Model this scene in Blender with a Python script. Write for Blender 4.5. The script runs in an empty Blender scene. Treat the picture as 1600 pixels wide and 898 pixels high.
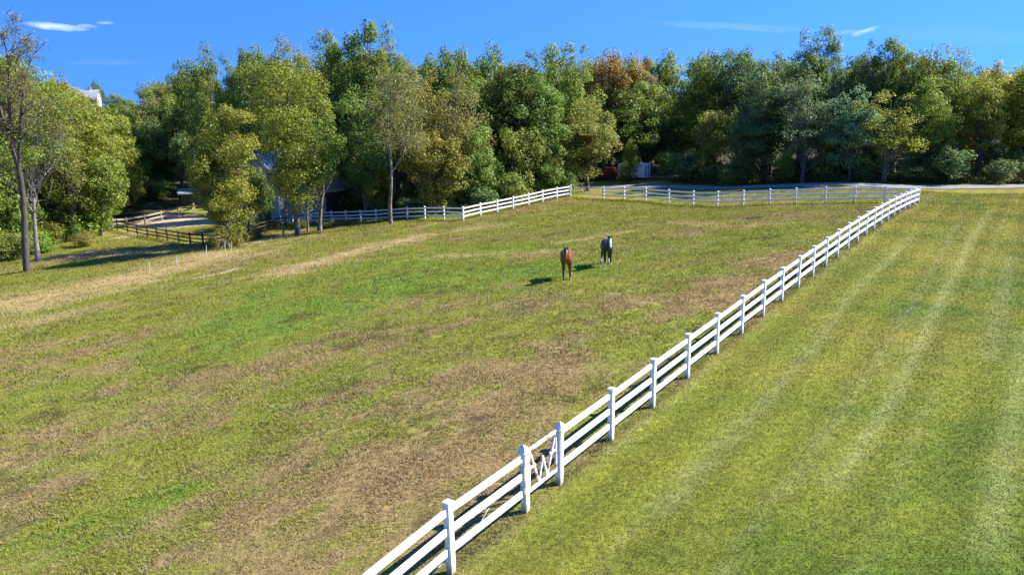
import bpy, bmesh, math, random
import numpy as np
from mathutils import Vector, Matrix
R_ = math.radians
SC = bpy.context.scene
COL = SC.collection

# ------------------------------------------------------------------ camera
TH, ROLL, FPX, CAMZ = R_(14.0), -0.0205, 1200.0, 8.3
cam_d = bpy.data.cameras.new('camera'); cam = bpy.data.objects.new('camera', cam_d); COL.objects.link(cam)
cam_d.sensor_width = 36; cam_d.lens = FPX / 1600 * 36; cam_d.clip_end = 9000; cam_d.clip_start = 0.1
_f = Vector((0, math.cos(TH), -math.sin(TH))); _r = Vector((1, 0, 0)); _u = Vector((0, math.sin(TH), math.cos(TH)))
CR = _r * math.cos(ROLL) + _u * math.sin(ROLL)
CU = _u * math.cos(ROLL) - _r * math.sin(ROLL)
M = Matrix((CR, CU, -_f)).transposed().to_4x4(); M.translation = Vector((0, 0, CAMZ))
cam.matrix_world = M
SC.camera = cam

def ray(px, py):
    return _f + CR * ((px - 800) / FPX) - CU * ((py - 449) / FPX)
def unp(px, py, d):
    return Vector((0, 0, CAMZ)) + ray(px, py) * d

# ------------------------------------------------------------------ light
SUN_AZ, SUN_EL = R_(78.0), R_(40.0)      # azimuth clockwise from +Y
sdir = Vector((math.sin(SUN_AZ) * math.cos(SUN_EL), math.cos(SUN_AZ) * math.cos(SUN_EL), math.sin(SUN_EL)))
sl = bpy.data.lights.new('sun', 'SUN'); sl.energy = 4.8; sl.angle = R_(0.5); sl.color = (1.0, 0.94, 0.84)
so = bpy.data.objects.new('sun', sl); COL.objects.link(so); so.rotation_euler = sdir.to_track_quat('Z', 'Y').to_euler()
W = bpy.data.worlds.new('World'); SC.world = W; W.use_nodes = True
wt = W.node_tree; wt.nodes.clear()
wo = wt.nodes.new('ShaderNodeOutputWorld'); wb = wt.nodes.new('ShaderNodeBackground')
sky = wt.nodes.new('ShaderNodeTexSky'); sky.sky_type = 'NISHITA'; sky.sun_disc = False
sky.sun_elevation = SUN_EL; sky.sun_rotation = SUN_AZ; sky.air_density = 1.0; sky.dust_density = 0.0; sky.ozone_density = 4.5
sky.altitude = 0
hs = wt.nodes.new('ShaderNodeHueSaturation'); hs.inputs['Saturation'].default_value = 1.27; hs.inputs['Value'].default_value = .95
hs.inputs['Hue'].default_value = 0.513
wb.inputs['Strength'].default_value = 0.145
wt.links.new(sky.outputs[0], hs.inputs['Color'])
geo = wt.nodes.new('ShaderNodeTexCoord')
# clear dry air: the sky sampled some degrees above each direction, so the blue reaches down to the treetops
up_ = wt.nodes.new('ShaderNodeVectorMath'); up_.operation = 'ADD'; up_.inputs[1].default_value = (0, 0, .42)
nrm = wt.nodes.new('ShaderNodeVectorMath'); nrm.operation = 'NORMALIZE'
wt.links.new(geo.outputs['Generated'], up_.inputs[0]); wt.links.new(up_.outputs[0], nrm.inputs[0]); wt.links.new(nrm.outputs[0], sky.inputs[0])
cur = hs.outputs[0]
def wmath(op, a, b=None, clamp=False):
    n = wt.nodes.new('ShaderNodeMath'); n.operation = op; n.use_clamp = clamp
    for i, v in enumerate((a, b)):
        if v is None: continue
        if isinstance(v, (int, float)): n.inputs[i].default_value = v
        else: wt.links.new(v, n.inputs[i])
    return n.outputs[0]
def wdot(vec):
    n = wt.nodes.new('ShaderNodeVectorMath'); n.operation = 'DOT_PRODUCT'
    wt.links.new(geo.outputs['Generated'], n.inputs[0]); n.inputs[1].default_value = vec
    return n.outputs['Value']
nz = wt.nodes.new('ShaderNodeTexNoise'); nz.inputs['Scale'].default_value = 60; nz.inputs['Detail'].default_value = 6
mp = wt.nodes.new('ShaderNodeMapping'); mp.inputs['Scale'].default_value = (1, 1, 3)
wt.links.new(geo.outputs['Generated'], mp.inputs[0]); wt.links.new(mp.outputs[0], nz.inputs['Vector'])
# small fair weather wisps: centre, half length, half height (pixels of arc), tilt, strength
for (cx, cy, a, b, tilt, st) in [(88, 42, 40, 5, 4, .8), (136, 41, 14, 3, 4, .35), (165, 36, 12, 2.5, 0, .3),
                                 (1150, 42, 130, 6, 5, .10), (1352, 49, 20, 4, -14, .45), (1320, 51, 24, 3, -4, .2),
                                 (170, 98, 60, 4, 0, .05), (1500, 55, 120, 14, 6, .04)]:
    c = ray(cx, cy).normalized()
    rr = Vector((0, 0, 1)).cross(c).normalized() * -1; uu = c.cross(rr).normalized()
    if uu.z < 0: uu = -uu
    t = R_(tilt); ax = rr * math.cos(t) - uu * math.sin(t); ay = uu * math.cos(t) + rr * math.sin(t)
    u = wmath('DIVIDE', wdot(ax), a / FPX); v = wmath('DIVIDE', wdot(ay), b / FPX)
    v = wmath('ADD', v, wmath('MULTIPLY', wmath('SUBTRACT', nz.outputs[0], .5), 1.2))
    q = wmath('ADD', wmath('MULTIPLY', u, u), wmath('MULTIPLY', v, v))
    m = wmath('SUBTRACT', 1.0, q, True)
    m = wmath('MULTIPLY', m, wmath('GREATER_THAN', wdot(c), 0.5))
    m = wmath('MULTIPLY', m, wmath('MULTIPLY', nz.outputs[0], 1.2 * st), True)
    mx = wt.nodes.new('ShaderNodeMixRGB'); wt.links.new(m, mx.inputs[0]); wt.links.new(cur, mx.inputs[1])
    mx.inputs[2].default_value = (4.2, 4.5, 5.2, 1); cur = mx.outputs[0]
wt.links.new(cur, wb.inputs['Color']); wt.links.new(wb.outputs[0], wo.inputs['Surface'])
vs = SC.view_settings; vs.view_transform = 'Standard'; vs.look = 'None'; vs.gamma = 1; vs.use_curve_mapping = False
vs.exposure = 1.3
SC.render.engine = 'CYCLES'
SC.cycles.max_bounces = 10; SC.cycles.diffuse_bounces = 7; SC.cycles.transmission_bounces = 6; SC.cycles.transparent_max_bounces = 8

# ------------------------------------------------------------------ small helpers
def tag(o, label=None, cat=None, group=None, kind=None):
    if label: o['label'] = label
    if cat: o['category'] = cat
    if group: o['group'] = group
    if kind: o['kind'] = kind
    return o
def empty(name, loc=(0, 0, 0), rz=0, label=None, cat=None, group=None):
    o = bpy.data.objects.new(name, None); COL.objects.link(o); o.location = loc; o.rotation_euler = (0, 0, rz)
    o.empty_display_size = .2
    return tag(o, label, cat, group)
def link(name, me, mats, parent=None):
    o = bpy.data.objects.new(name, me); COL.objects.link(o)
    for m in (mats if isinstance(mats, (list, tuple)) else [mats]): me.materials.append(m)
    if parent: o.parent = parent
    return o
def np_mesh(name, V, F, smooth=False):
    """V (n,3); F (m,k) all faces with k corners"""
    V = np.ascontiguousarray(V, dtype=np.float32); F = np.ascontiguousarray(F, dtype=np.int32)
    me = bpy.data.meshes.new(name); m, k = F.shape
    me.vertices.add(len(V)); me.vertices.foreach_set('co', V.ravel())
    me.loops.add(m * k); me.loops.foreach_set('vertex_index', F.ravel())
    me.polygons.add(m); me.polygons.foreach_set('loop_start', np.arange(0, m * k, k, dtype=np.int32))
    me.polygons.foreach_set('loop_total', np.full(m, k, dtype=np.int32))
    if smooth: me.polygons.foreach_set('use_smooth', np.ones(m, dtype=bool))
    me.update(calc_edges=True)
    return me
class MB:
    """collects solids, then links them as one mesh object"""
    def __init__(s): s.bm = bmesh.new(); s.mi = 0
    def _f(s, vs):
        try:
            f = s.bm.faces.new(vs); f.material_index = s.mi; return f
        except ValueError: pass
    def hexa(s, c):   # 8 corners: bottom 4 ccw, top 4 ccw
        v = [s.bm.verts.new(p) for p in c]
        for q in ((3, 2, 1, 0), (4, 5, 6, 7), (0, 1, 5, 4), (1, 2, 6, 5), (2, 3, 7, 6), (3, 0, 4, 7)): s._f([v[i] for i in q])
    def box(s, c, d):
        x, y, z = c; a, b, e = d[0] / 2, d[1] / 2, d[2] / 2
        s.hexa([(x - a, y - b, z - e), (x + a, y - b, z - e), (x + a, y + b, z - e), (x - a, y + b, z - e),
                (x - a, y - b, z + e), (x + a, y - b, z + e), (x + a, y + b, z + e), (x - a, y + b, z + e)])
    def bar(s, p, q, w, h):     # rectangular bar from p to q, w across (horizontal), h vertical
        p = Vector(p); q = Vector(q); d = (q - p).normalized(); side = d.cross(Vector((0, 0, 1)))
        side = Vector((1, 0, 0)) if side.length < 1e-4 else side.normalized()
        up = side.cross(d).normalized(); a = side * w / 2; b = up * h / 2
        s.hexa([p - a - b, p + a - b, q + a - b, q - a - b, p - a + b, p + a + b, q + a + b, q - a + b])
    def prism(s, poly, off):
        off = Vector(off); a = [s.bm.verts.new(p) for p in poly]; b = [s.bm.verts.new(Vector(p) + off) for p in poly]
        s._f(a[::-1]); s._f(b); n = len(a)
        for i in range(n): s._f([a[i], a[(i + 1) % n], b[(i + 1) % n], b[i]])
    def tube(s, pts, rad, n=8, cap=True):
        rings = []
        pts = [Vector(p) for p in pts]
        for i, p in enumerate(pts):
            d = (pts[min(i + 1, len(pts) - 1)] - pts[max(i - 1, 0)]).normalized()
            a = d.cross(Vector((.31, .17, .93))).normalized(); b = d.cross(a).normalized()
            r = rad[i] if isinstance(rad, (list, tuple)) else rad
            rings.append([s.bm.verts.new(p + (a * math.cos(t) + b * math.sin(t)) * r) for t in [2 * math.pi * k / n for k in range(n)]])
        for i in range(len(rings) - 1):
            for k in range(n): s._f([rings[i][k], rings[i][(k + 1) % n], rings[i + 1][(k + 1) % n], rings[i + 1][k]])
        if cap: s._f(rings[0][::-1]); s._f(rings[-1])
    def cyl(s, c, axis, r, h, n=20):
        c = Vector(c); a = Vector(axis).normalized() * h / 2; s.tube([c - a, c + a], r, n)
    def build(s, name, mat, parent=None, bevel=0, smooth=False, subsurf=0):
        bmesh.ops.recalc_face_normals(s.bm, faces=s.bm.faces)
        me = bpy.data.meshes.new(name); s.bm.to_mesh(me); s.bm.free()
        o = link(name, me, mat, parent)
        if smooth:
            for p in me.polygons: p.use_smooth = True
        if bevel:
            b = o.modifiers.new('bevel', 'BEVEL'); b.width = bevel; b.segments = 2; b.limit_method = 'ANGLE'
        if subsurf:
            b = o.modifiers.new('sub', 'SUBSURF'); b.levels = b.render_levels = subsurf
        return o
def nodes(m):
    m.use_nodes = True; nt = m.node_tree; nt.nodes.clear()
    out = nt.nodes.new('ShaderNodeOutputMaterial'); p = nt.nodes.new('ShaderNodeBsdfPrincipled')
    nt.links.new(p.outputs[0], out.inputs['Surface'])
    return nt, p, out
def mat(name, c, c2=None, scale=8, rough=.6, bump=0, metal=0, detail=6, stretch=(1, 1, 1), lo=.35, hi=.65, spec=.4):
    m = bpy.data.materials.new(name); nt, p, out = nodes(m)
    p.inputs['Roughness'].default_value = rough; p.inputs['Metallic'].default_value = metal
    p.inputs['Specular IOR Level'].default_value = spec
    tc = nt.nodes.new('ShaderNodeTexCoord'); mp = nt.nodes.new('ShaderNodeMapping'); mp.inputs['Scale'].default_value = stretch
    nt.links.new(tc.outputs['Object'], mp.inputs[0])
    n = nt.nodes.new('ShaderNodeTexNoise'); n.inputs['Scale'].default_value = scale; n.inputs['Detail'].default_value = detail
    nt.links.new(mp.outputs[0], n.inputs['Vector'])
    r = nt.nodes.new('ShaderNodeValToRGB'); r.color_ramp.elements[0].position = lo; r.color_ramp.elements[1].position = hi
    c2 = c2 or tuple(x * .8 for x in c)
    r.color_ramp.elements[0].color = (*c2, 1); r.color_ramp.elements[1].color = (*c, 1)
    nt.links.new(n.outputs[0], r.inputs[0]); nt.links.new(r.outputs[0], p.inputs['Base Color'])
    if bump:
        b = nt.nodes.new('ShaderNodeBump'); b.inputs['Strength'].default_value = bump; b.inputs['Distance'].default_value = .02
        nt.links.new(n.outputs[0], b.inputs['Height']); nt.links.new(b.outputs[0], p.inputs['Normal'])
    return m
MT = {}
MT['vinyl'] = mat('white_paint', (.80, .80, .78), (.62, .63, .60), 3.5, .5, .05, lo=.22, hi=.5)
def post_paint():
    m = mat('weathered_white_post', (.80, .80, .78), (.66, .67, .64), 4, .5, .05, lo=.25, hi=.5); nt = m.node_tree
    p = [n for n in nt.nodes if n.type == 'BSDF_PRINCIPLED'][0]; src = p.inputs['Base Color'].links[0].from_socket
    tc = nt.nodes.new('ShaderNodeTexCoord'); sp = nt.nodes.new('ShaderNodeSeparateXYZ'); nt.links.new(tc.outputs['Object'], sp.inputs[0])
    nn = nt.nodes.new('ShaderNodeTexNoise'); nn.inputs['Scale'].default_value = 9; nt.links.new(tc.outputs['Object'], nn.inputs['Vector'])
    ad = nt.nodes.new('ShaderNodeMath'); ad.operation = 'MULTIPLY_ADD'; nt.links.new(nn.outputs[0], ad.inputs[0]); ad.inputs[1].default_value = .35; nt.links.new(sp.outputs['Z'], ad.inputs[2])
    mr = nt.nodes.new('ShaderNodeMapRange'); nt.links.new(ad.outputs[0], mr.inputs[0]); mr.inputs[1].default_value = .38; mr.inputs[2].default_value = .20
    mx = nt.nodes.new('ShaderNodeMixRGB'); nt.links.new(mr.outputs[0], mx.inputs[0]); nt.links.new(src, mx.inputs[1]); mx.inputs[2].default_value = (.40, .39, .28, 1)
    nt.links.new(mx.outputs[0], p.inputs['Base Color']); return m
MT['post'] = post_paint()
MT['rusty'] = mat('rusty_white_paint', (.78, .76, .72), (.40, .20, .11), 7.5, .65, .2, lo=.39, hi=.46)
MT['galv'] = mat('weathered_gate_metal', (.66, .64, .56), (.50, .48, .42), 9, .6, .1, metal=.1)
MT['plank'] = mat('weathered_plank', (.42, .36, .27), (.25, .20, .15), 5, .85, .3, stretch=(1, 1, 6))
MT['darkwood'] = mat('dark_wood', (.060, .042, .030), (.035, .026, .020), 6, .85, .3)
MT['bark'] = mat('bark', (.23, .20, .165), (.085, .070, .058), 7, .9, .9, stretch=(1, 1, .25), lo=.38, hi=.62)
MT['bark_dark'] = mat('dark_bark', (.12, .10, .082), (.05, .042, .036), 7, .9, .8, stretch=(1, 1, .25))
MT['bark_pale'] = mat('pale_grey_bark', (.30, .27, .235), (.14, .12, .10), 7, .9, .8, stretch=(1, 1, .25))
MT['cord'] = mat('white_cord', (.75, .75, .74))

# ------------------------------------------------------------------ terrain
CP = []                                  # ground control points (world)
def gp(px, py, d):
    v = unp(px, py, d); CP.append(v); return v
# near white fence: feet read from the photograph, depths from its equal 2.44 m bays
_ft = [(706.7, 892.3, 0), (822, 798, 1), (876.2, 751.5, 1.55), (954, 685, 2.55), (1019, 635.9, 3.55), (1075.4, 590.3, 4.55), (1121, 553.4, 5.55),
       (1162, 521.4, 6.55), (1194, 494.3, 7.55), (1224.2, 470.7, 8.55), (1248.8, 450.8, 9.55), (1270.7, 430.7, 10.55), (1291.2, 415.5, 11.55),
       (1310, 401, 12.55), (1325.9, 388.7, 13.55), (1341.9, 377.2, 14.55), (1354, 366.5, 15.55), (1366, 358.2, 16.55), (1376.8, 350.8, 17.55),
       (1387, 344, 18.55), (1396.8, 338, 19.55), (1405.2, 333.4, 20.55), (1413, 329.7, 21.55), (1421, 325.6, 22.55), (1428, 321.9, 23.55), (1434.5, 318.3, 24.55)]
_AL = .6043
def fence_xy(t):
    g = t * 2.438
    return (-1.1965 + g * math.sin(_AL), 12.1817 + g * math.cos(_AL))
NF = []
for (px, py, t) in _ft:
    x, y = fence_xy(t)
    # depth of that plan position along the camera axis, using the ray through the measured foot
    r = ray(px, py); s = (x * math.sin(_AL) + y * math.cos(_AL)) / (r.x * math.sin(_AL) + r.y * math.cos(_AL))
    # keep the post on the straight line, take its height from the ray
    NF.append(Vector((x, y, CAMZ + r.z * s)))
zf = np.array([p.z for p in NF]); tt = np.array([q[2] for q in _ft])
pf = np.polyfit(tt, zf, 4)
for p, t in zip(NF, tt): p.z = float(np.polyval(pf, t))
def nf_at(t):
    x, y = fence_xy(t); return Vector((x, y, float(np.polyval(pf, t)) if t > -.1 else float(np.polyval(pf, -.1))))
NF0 = [nf_at(t) for t in (-2, -1)]; NF0[0].z -= .34; NF0[1].z -= .15
CP += [p.copy() for p in NF[::2]] + [NF0[0].copy()]
FAR = [gp(*a) for a in [(943, 311.5, 84), (975, 312.3, 81.5), (1009, 314, 79), (1045, 317.5, 76), (1083, 320.6, 73), (1121, 322, 70.5), (1161, 321.2, 68.5),
                        (1202, 319.6, 67.2), (1243, 318.4, 66.2), (1289, 317.4, 65), (1335, 316.9, 63.8), (1382, 317.0, 62.7)]]
SIDE = [gp(*a) for a in [(724, 344.6, 75.4), (751, 337.9, 77.2), (777, 332.4, 79), (801.8, 327, 80.8), (826, 321.5, 82.6), (848, 316, 84.4), (870, 311.3, 86.2), (891.5, 307.8, 88)]]
BACK = [gp(*a) for a in [(694, 343.6, 76.8), (664, 343.2, 78.4), (637, 343.6, 80), (611, 345, 81.8), (588, 346.6, 83.6), (564, 347, 85.4), (541, 347.6, 87.2), (519, 348, 89), (498, 348.6, 90.5), (478, 349.5, 91.5), (458, 351, 92)]]
PLANK = [gp(*a) for a in [(171, 357.5, 91), (199, 356, 93), (227, 351, 95), (253, 345, 98), (279, 338, 101.5), (304, 331.5, 105)]]
DARK = [gp(*a) for a in [(184, 359, 90), (200, 363.5, 87.5), (215, 367, 85.5), (231, 370, 83.6), (246, 372.6, 82), (262, 375.6, 80.4), (280, 379, 78.6), (298, 382, 77), (318, 384, 76), (340, 384, 75.6), (362, 378, 76), (381, 372, 77), (404, 365, 80), (428, 358, 84), (447, 353, 88)]]
for a in [(355, 385, 69), (45, 425, 65), (465, 365, 77), (610, 350.5, 76), (0, 898, 16), (0, 500, 44.5), (300, 600, 28), (1600, 300, 68), (1500, 297, 72),
          (1003, 279, 106), (888, 440, 37), (951, 419, 41), (800, 600, 23), (1500, 850, 13.5), (1000, 291, 95), (1300, 286, 78), (1550, 287, 77),
          (1150, 287, 90), (0, 435, 63.5), (120, 402, 70), (220, 395, 70), (400, 345, 90), (560, 340, 100), (1540, 420, 37), (1590, 600, 21), (450, 430, 46), (600, 400, 52), (200, 310, 115)]:
    gp(*a)
for a in [(-133, 232, 3.8), (-60, 220, -1), (0, 220, -2), (90, 200, 0), (-220, 320, 5), (200, 320, 0), (0, 400, 0), (-40, 130, -6), (0, 130, -4), (60, 130, 0), (-90, 120, -4),
          (60, 5, 0.6), (-60, 0, -3.5), (0, -30, 0), (100, 60, 0), (-90, 50, -6.5), (-70, 62, -6.6), (70, 75, -.6)]:
    CP.append(Vector(a))
CPA = np.array([tuple(v) for v in CP])
def _tps(r2): return np.where(r2 > 1e-9, .5 * r2 * np.log(np.maximum(r2, 1e-9)), 0)
_n = len(CPA); _K = _tps(((CPA[:, None, :2] - CPA[None, :, :2]) ** 2).sum(-1)) + np.eye(_n) * 6.0
_P = np.c_[np.ones(_n), CPA[:, :2]]
_A = np.block([[_K, _P], [_P.T, np.zeros((3, 3))]])
_sol = np.linalg.solve(_A, np.r_[CPA[:, 2], 0, 0, 0])
def terr(x, y):
    x = np.atleast_1d(np.asarray(x, float)); y = np.atleast_1d(np.asarray(y, float))
    out = np.empty(len(x))
    for i in range(0, len(x), 60000):
        a = np.clip(x[i:i + 60000], -260, 260); b = np.clip(y[i:i + 60000], -60, 420)
        r2 = (a[:, None] - CPA[None, :, 0]) ** 2 + (b[:, None] - CPA[None, :, 1]) ** 2
        out[i:i + 60000] = _tps(r2) @ _sol[:_n] + _sol[_n] + _sol[_n + 1] * a + _sol[_n + 2] * b
    r = np.hypot(x, y - 60); w = np.clip((r - 230) / 250, 0, 1); w = w * w * (3 - 2 * w)
    out = out * (1 - w)
    return out + .05 * np.sin(x * .55 + 1.3 * np.sin(y * .31)) * np.sin(y * .47 + 1.1) * np.clip(r / 20, 0, 1)
def gz(x, y): return float(terr(x, y)[0])
def onto(p, dz=0): return Vector((p.x, p.y, gz(p.x, p.y) + dz))
def hit(px, py):
    r = ray(px, py); d = np.arange(6, 220, .4)
    z = CAMZ + r.z * d - terr(r.x * d, r.y * d)
    i = int(np.argmax(z < 0)); i = max(i, 1)
    t = z[i - 1] / (z[i - 1] - z[i] + 1e-9)
    dd = d[i - 1] + .4 * t
    return Vector((r.x * dd, r.y * dd, gz(r.x * dd, r.y * dd)))

# numpy value noise
def vnoise(x, y, s, seed=0):
    x = x / s + 57.3 * seed; y = y / s - 31.7 * seed
    xi = np.floor(x).astype(np.int64); yi = np.floor(y).astype(np.int64); fx = x - xi; fy = y - yi
    fx = fx * fx * (3 - 2 * fx); fy = fy * fy * (3 - 2 * fy)
    def h(a, b):
        n = (a * 374761393 + b * 668265263 + seed * 1442695041) & 0xffffffff
        n = ((n ^ (n >> 13)) * 1274126177) & 0xffffffff
        return ((n ^ (n >> 16)) & 0xffff) / 65535.0
    return (h(xi, yi) * (1 - fx) + h(xi + 1, yi) * fx) * (1 - fy) + (h(xi, yi + 1) * (1 - fx) + h(xi + 1, yi + 1) * fx) * fy
def fbm(x, y, s, seed=0, o=4):
    v = 0; a = 1; t = 0
    for k in range(o): v = v + a * vnoise(x, y, s / 2 ** k, seed + k); t += a; a *= .6
    return v / t

def segd(x, y, a, b):
    ax, ay, bx, by = a.x, a.y, b.x, b.y; dx, dy = bx - ax, by - ay
    t = np.clip(((x - ax) * dx + (y - ay) * dy) / (dx * dx + dy * dy), 0, 1)
    return np.hypot(x - ax - t * dx, y - ay - t * dy)
def polyd(x, y, pts):
    d = np.full(len(x), 1e9)
    for a, b in zip(pts[:-1], pts[1:]): d = np.minimum(d, segd(x, y, a, b))
    return d
def soft(d, w, e): return 1 / (1 + np.exp((d - w) / e))
def H(*pp): return [hit(*p) for p in pp]
DRY = [(H((110, 405), (330, 385)), 2.0, .9, .8), (H((560, 860), (700, 700), (800, 590)), 2.6, .9, 1.1), (H((620, 890), (840, 600)), 1.2, .6, .6), (H((1120, 450), (1235, 400)), 1.5, .8, .7), (H((980, 520), (1080, 460)), .7, .5, .6),
       (H((440, 760), (520, 640)), 1.3, .45, .8), (H((1170, 342), (1400, 326)), 1.6, .75, 1.2), (H((690, 350), (800, 334), (890, 316)), 1.2, .55, .8),
       (H((160, 650), (430, 560), (600, 545)), 1.8, .5, 1.1), (H((20, 560), (250, 520)), 1.7, .45, 1.0), (H((820, 545), (990, 470)), .9, .4, .7), (H((300, 720), (420, 800)), 1.0, .35, .7)]
STRAW = [(H((0, 478), (180, 440), (330, 402)), 3.8, .85, 2.0), (H((440, 425), (560, 392), (660, 368)), 1.3, .95, .7), (H((520, 400), (760, 352)), 1.0, .6, .9),
         (H((870, 380), (930, 370), (985, 362)), .35, .85, .25), (H((0, 512), (150, 480)), 1.2, .5, .8), (H((1180, 352), (1215, 350)), .5, .8, .4),
         (H((380, 388), (450, 378), (520, 362)), .8, .5, .6), (H((10, 735), (45, 728)), .12, .9, .08), (H((850, 395), (700, 400)), .8, .4, .6), (H((1060, 348), (1140, 352)), .5, .6, .4)]
BARE = [(H((308, 434), (345, 428), (368, 420)), .25, .9, .15), (H((245, 350), (300, 350)), 3.2, 1.0, .8), (H((262, 340), (300, 345)), 3, 1, .8), (H((185, 372), (215, 366)), .8, .7, .5),
        (H((330, 372), (400, 380), (480, 356)), .7, .55, .5), (H((380, 405), (430, 392)), .3, .5, .2), (H((110, 400), (330, 388)), 2.2, .35, .9), (H((640, 358), (690, 348)), .4, .4, .3)]
LUSH = [(H((190, 330), (285, 312)), 3.0, .5, 2.0), (H((360, 520), (600, 450), (860, 420)), 4.0, .75, 1.6), (H((20, 860), (140, 815), (270, 770)), .5, 1.0, .25), (H((80, 870), (180, 830)), .6, .5, .4), (H((480, 440), (700, 400), (860, 385)), 2.6, .6, 1.2),
        (H((960, 400), (1140, 380)), 3.5, .35, 1.6), (H((960, 560), (1080, 500)), .9, .4, .5), (H((60, 620), (300, 600)), 1.2, .25, .7), (H((330, 700), (560, 560)), .8, .35, .5),
        (H((1020, 430), (1100, 420)), 1.2, .4, .8), (H((780, 410), (850, 440)), 1.5, .5, .8)]
STRIPE = [(H((1040, 800), (1150, 680), (1270, 545), (1340, 450), (1420, 372)), .13, .9), (H((1225, 770), (1310, 655), (1400, 520), (1470, 400), (1500, 345)), .11, .7),
          (H((1300, 760), (1385, 640), (1450, 510), (1510, 390), (1548, 330)), .15, 1.0), (H((1540, 860), (1585, 640), (1600, 520)), .22, .6), (H((1545, 560), (1580, 400)), .25, .6)]
_sx, _sy = math.sin(_AL), math.cos(_AL)
NFE = NF[-1]
ROADP = None
def side_lawn(x, y):          # signed distance to the near fence line, positive on the mown side
    return (x - NF[0].x) * _sy - (y - NF[0].y) * _sx
FARP = SIDE[::-1][:1] + FAR + [NFE]
def colour(x, y, rnd=None):
    """albedo of the turf at a place: shared by ground sheet and grass"""
    n1 = fbm(x, y, 5.0, 3); n2 = fbm(x, y, 1.3, 11); n3 = vnoise(x, y, .35, 21)
    n4 = fbm(x * .8 + y * .5, (y * .8 - x * .5) * 2.2, 2.2, 31)
    sl = side_lawn(x, y)
    yfar = np.interp(x, [p.x for p in FARP], [p.y for p in FARP])
    lawn = 1 / (1 + np.exp(-sl / .12)); lawn = np.maximum(lawn, 1 / (1 + np.exp(-(y - yfar) / .25)) * (x > 3))
    dry = np.zeros(len(x)); straw = dry.copy(); bare = dry.copy(); lush = dry.copy()
    for pts, w, s, e in DRY: dry = np.maximum(dry, s * soft(polyd(x, y, pts) + (n1 - .5) * 4 * e, w, e * .7))
    for pts, w, s, e in STRAW: straw = np.maximum(straw, s * soft(polyd(x, y, pts) + (n1 - .5) * 3 * e, w, e * .7))
    for pts, w, s, e in BARE: bare = np.maximum(bare, s * soft(polyd(x, y, pts) + (n2 - .5) * 2 * e, w, e * .7))
    for pts, w, s, e in LUSH: lush = np.maximum(lush, s * soft(polyd(x, y, pts) + (n1 - .5) * 4 * e, w, e * .7))
    j = 0 if rnd is None else (rnd - .5) * .9
    farj = np.clip((np.hypot(x, y) - 20) / 40, 0, 1)
    g = np.array((.210, .222, .030)); gl = np.array((.135, .220, .024)); br = np.array((.275, .198, .085)); stc = np.array((.42, .32, .145)); bc = np.array((.48, .38, .25))
    base = (dry * 1.15 - lush * .8 + (n1 - .5) * 1.2 + (n4 - .5) * 1.9 + (n2 - .5) * 1.3 + (n3 - .5) * .8 + j * (1.1 - .75 * farj) + .12)
    kd = np.clip((base - .1) / .8, 0, 1)[:, None]
    kl = np.clip(lush * .95 + (n2 - .5) * 1.8 + (n4 - .5) * .8 + (n3 - .5) * .5 - j * .5, 0, 1)[:, None]
    c = (g * (1 - kl) + gl * kl) * (1 - kd) + br * kd
    ks = np.clip(straw * 1.1 + (n4 - .5) * 1.3 * (straw > .05) + j * .3 * (straw > .1), 0, 1)[:, None]; c = c * (1 - ks) + stc * ks
    kb = np.clip(bare * 1.2 + (n2 - .5) * .9 * (bare > .05), 0, 1)[:, None]; c = c * (1 - kb) + bc * kb
    dk = np.clip((vnoise(x, y, .45, 61) * .6 + vnoise(x, y, 2.2, 62) * .4 - .66) * 5, 0, .55)[:, None]; c = c * (1 - dk) + np.array((.085, .075, .028)) * dk
    # mown lawn
    a = np.array((.158, .182, .020)); b = np.array((.086, .136, .015)); o = np.array((.245, .200, .036)); s_ = np.array((.30, .31, .12))
    t = np.clip((n1 - .38) * 3.0 + (n4 - .5) * 1.8 + (n2 - .5) * .8 + j * .5, 0, 1)[:, None]
    lc = a * t + b * (1 - t)
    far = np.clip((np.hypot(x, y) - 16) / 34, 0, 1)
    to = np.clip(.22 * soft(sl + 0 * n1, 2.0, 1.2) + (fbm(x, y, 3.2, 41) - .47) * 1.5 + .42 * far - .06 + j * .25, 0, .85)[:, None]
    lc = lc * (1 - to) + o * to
    st = np.zeros(len(x))
    for pts, w, s in STRIPE: st = np.maximum(st, s * soft(polyd(x, y, pts) + (n2 - .5) * .22, w, .07))
    ph = np.abs((sl - .35) / 1.95 - np.round((sl - .35) / 1.95)) * 1.95; st = np.maximum(st, .55 * np.exp(-(ph / .12) ** 2) * np.clip(fbm(x, y, 6.0, 71) * 3 - 1.1, 0, 1))
    st = (np.clip(st * (.25 + n2 * .7), 0, .6))[:, None]
    lc = lc * (1 - st) + s_ * st
    trk = np.sin(sl * 2 * math.pi / 1.55) * .5 + .5
    lc = lc * (.90 + .20 * trk * (.5 + n1))[:, None]
    edge = np.exp(-(sl / .22) ** 2)[:, None] * .5
    lc = lc * (1 - edge) + np.array((.24, .17, .09)) * edge
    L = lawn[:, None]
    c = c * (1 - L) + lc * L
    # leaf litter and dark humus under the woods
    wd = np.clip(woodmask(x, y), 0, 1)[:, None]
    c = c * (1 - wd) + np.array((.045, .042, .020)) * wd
    return c, lawn, np.maximum(bare, straw * .4), wd[:, 0]
# plan outline of the wood: front edge as polyline of (x, y)
WOODF = [(-90, 70), (-52, 72), (-47, 84), (-58, 100), (-52, 118), (-38, 122), (-28, 114), (-18, 99), (-11, 85), (-3, 82), (6, 94), (8, 104), (12, 108), (20, 100), (26, 87.5), (36, 79), (48, 77), (70, 77), (140, 90)]
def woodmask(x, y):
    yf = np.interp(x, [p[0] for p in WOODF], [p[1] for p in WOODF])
    return 1 / (1 + np.exp(-(y - yf - 1.0) / 1.2))

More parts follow.
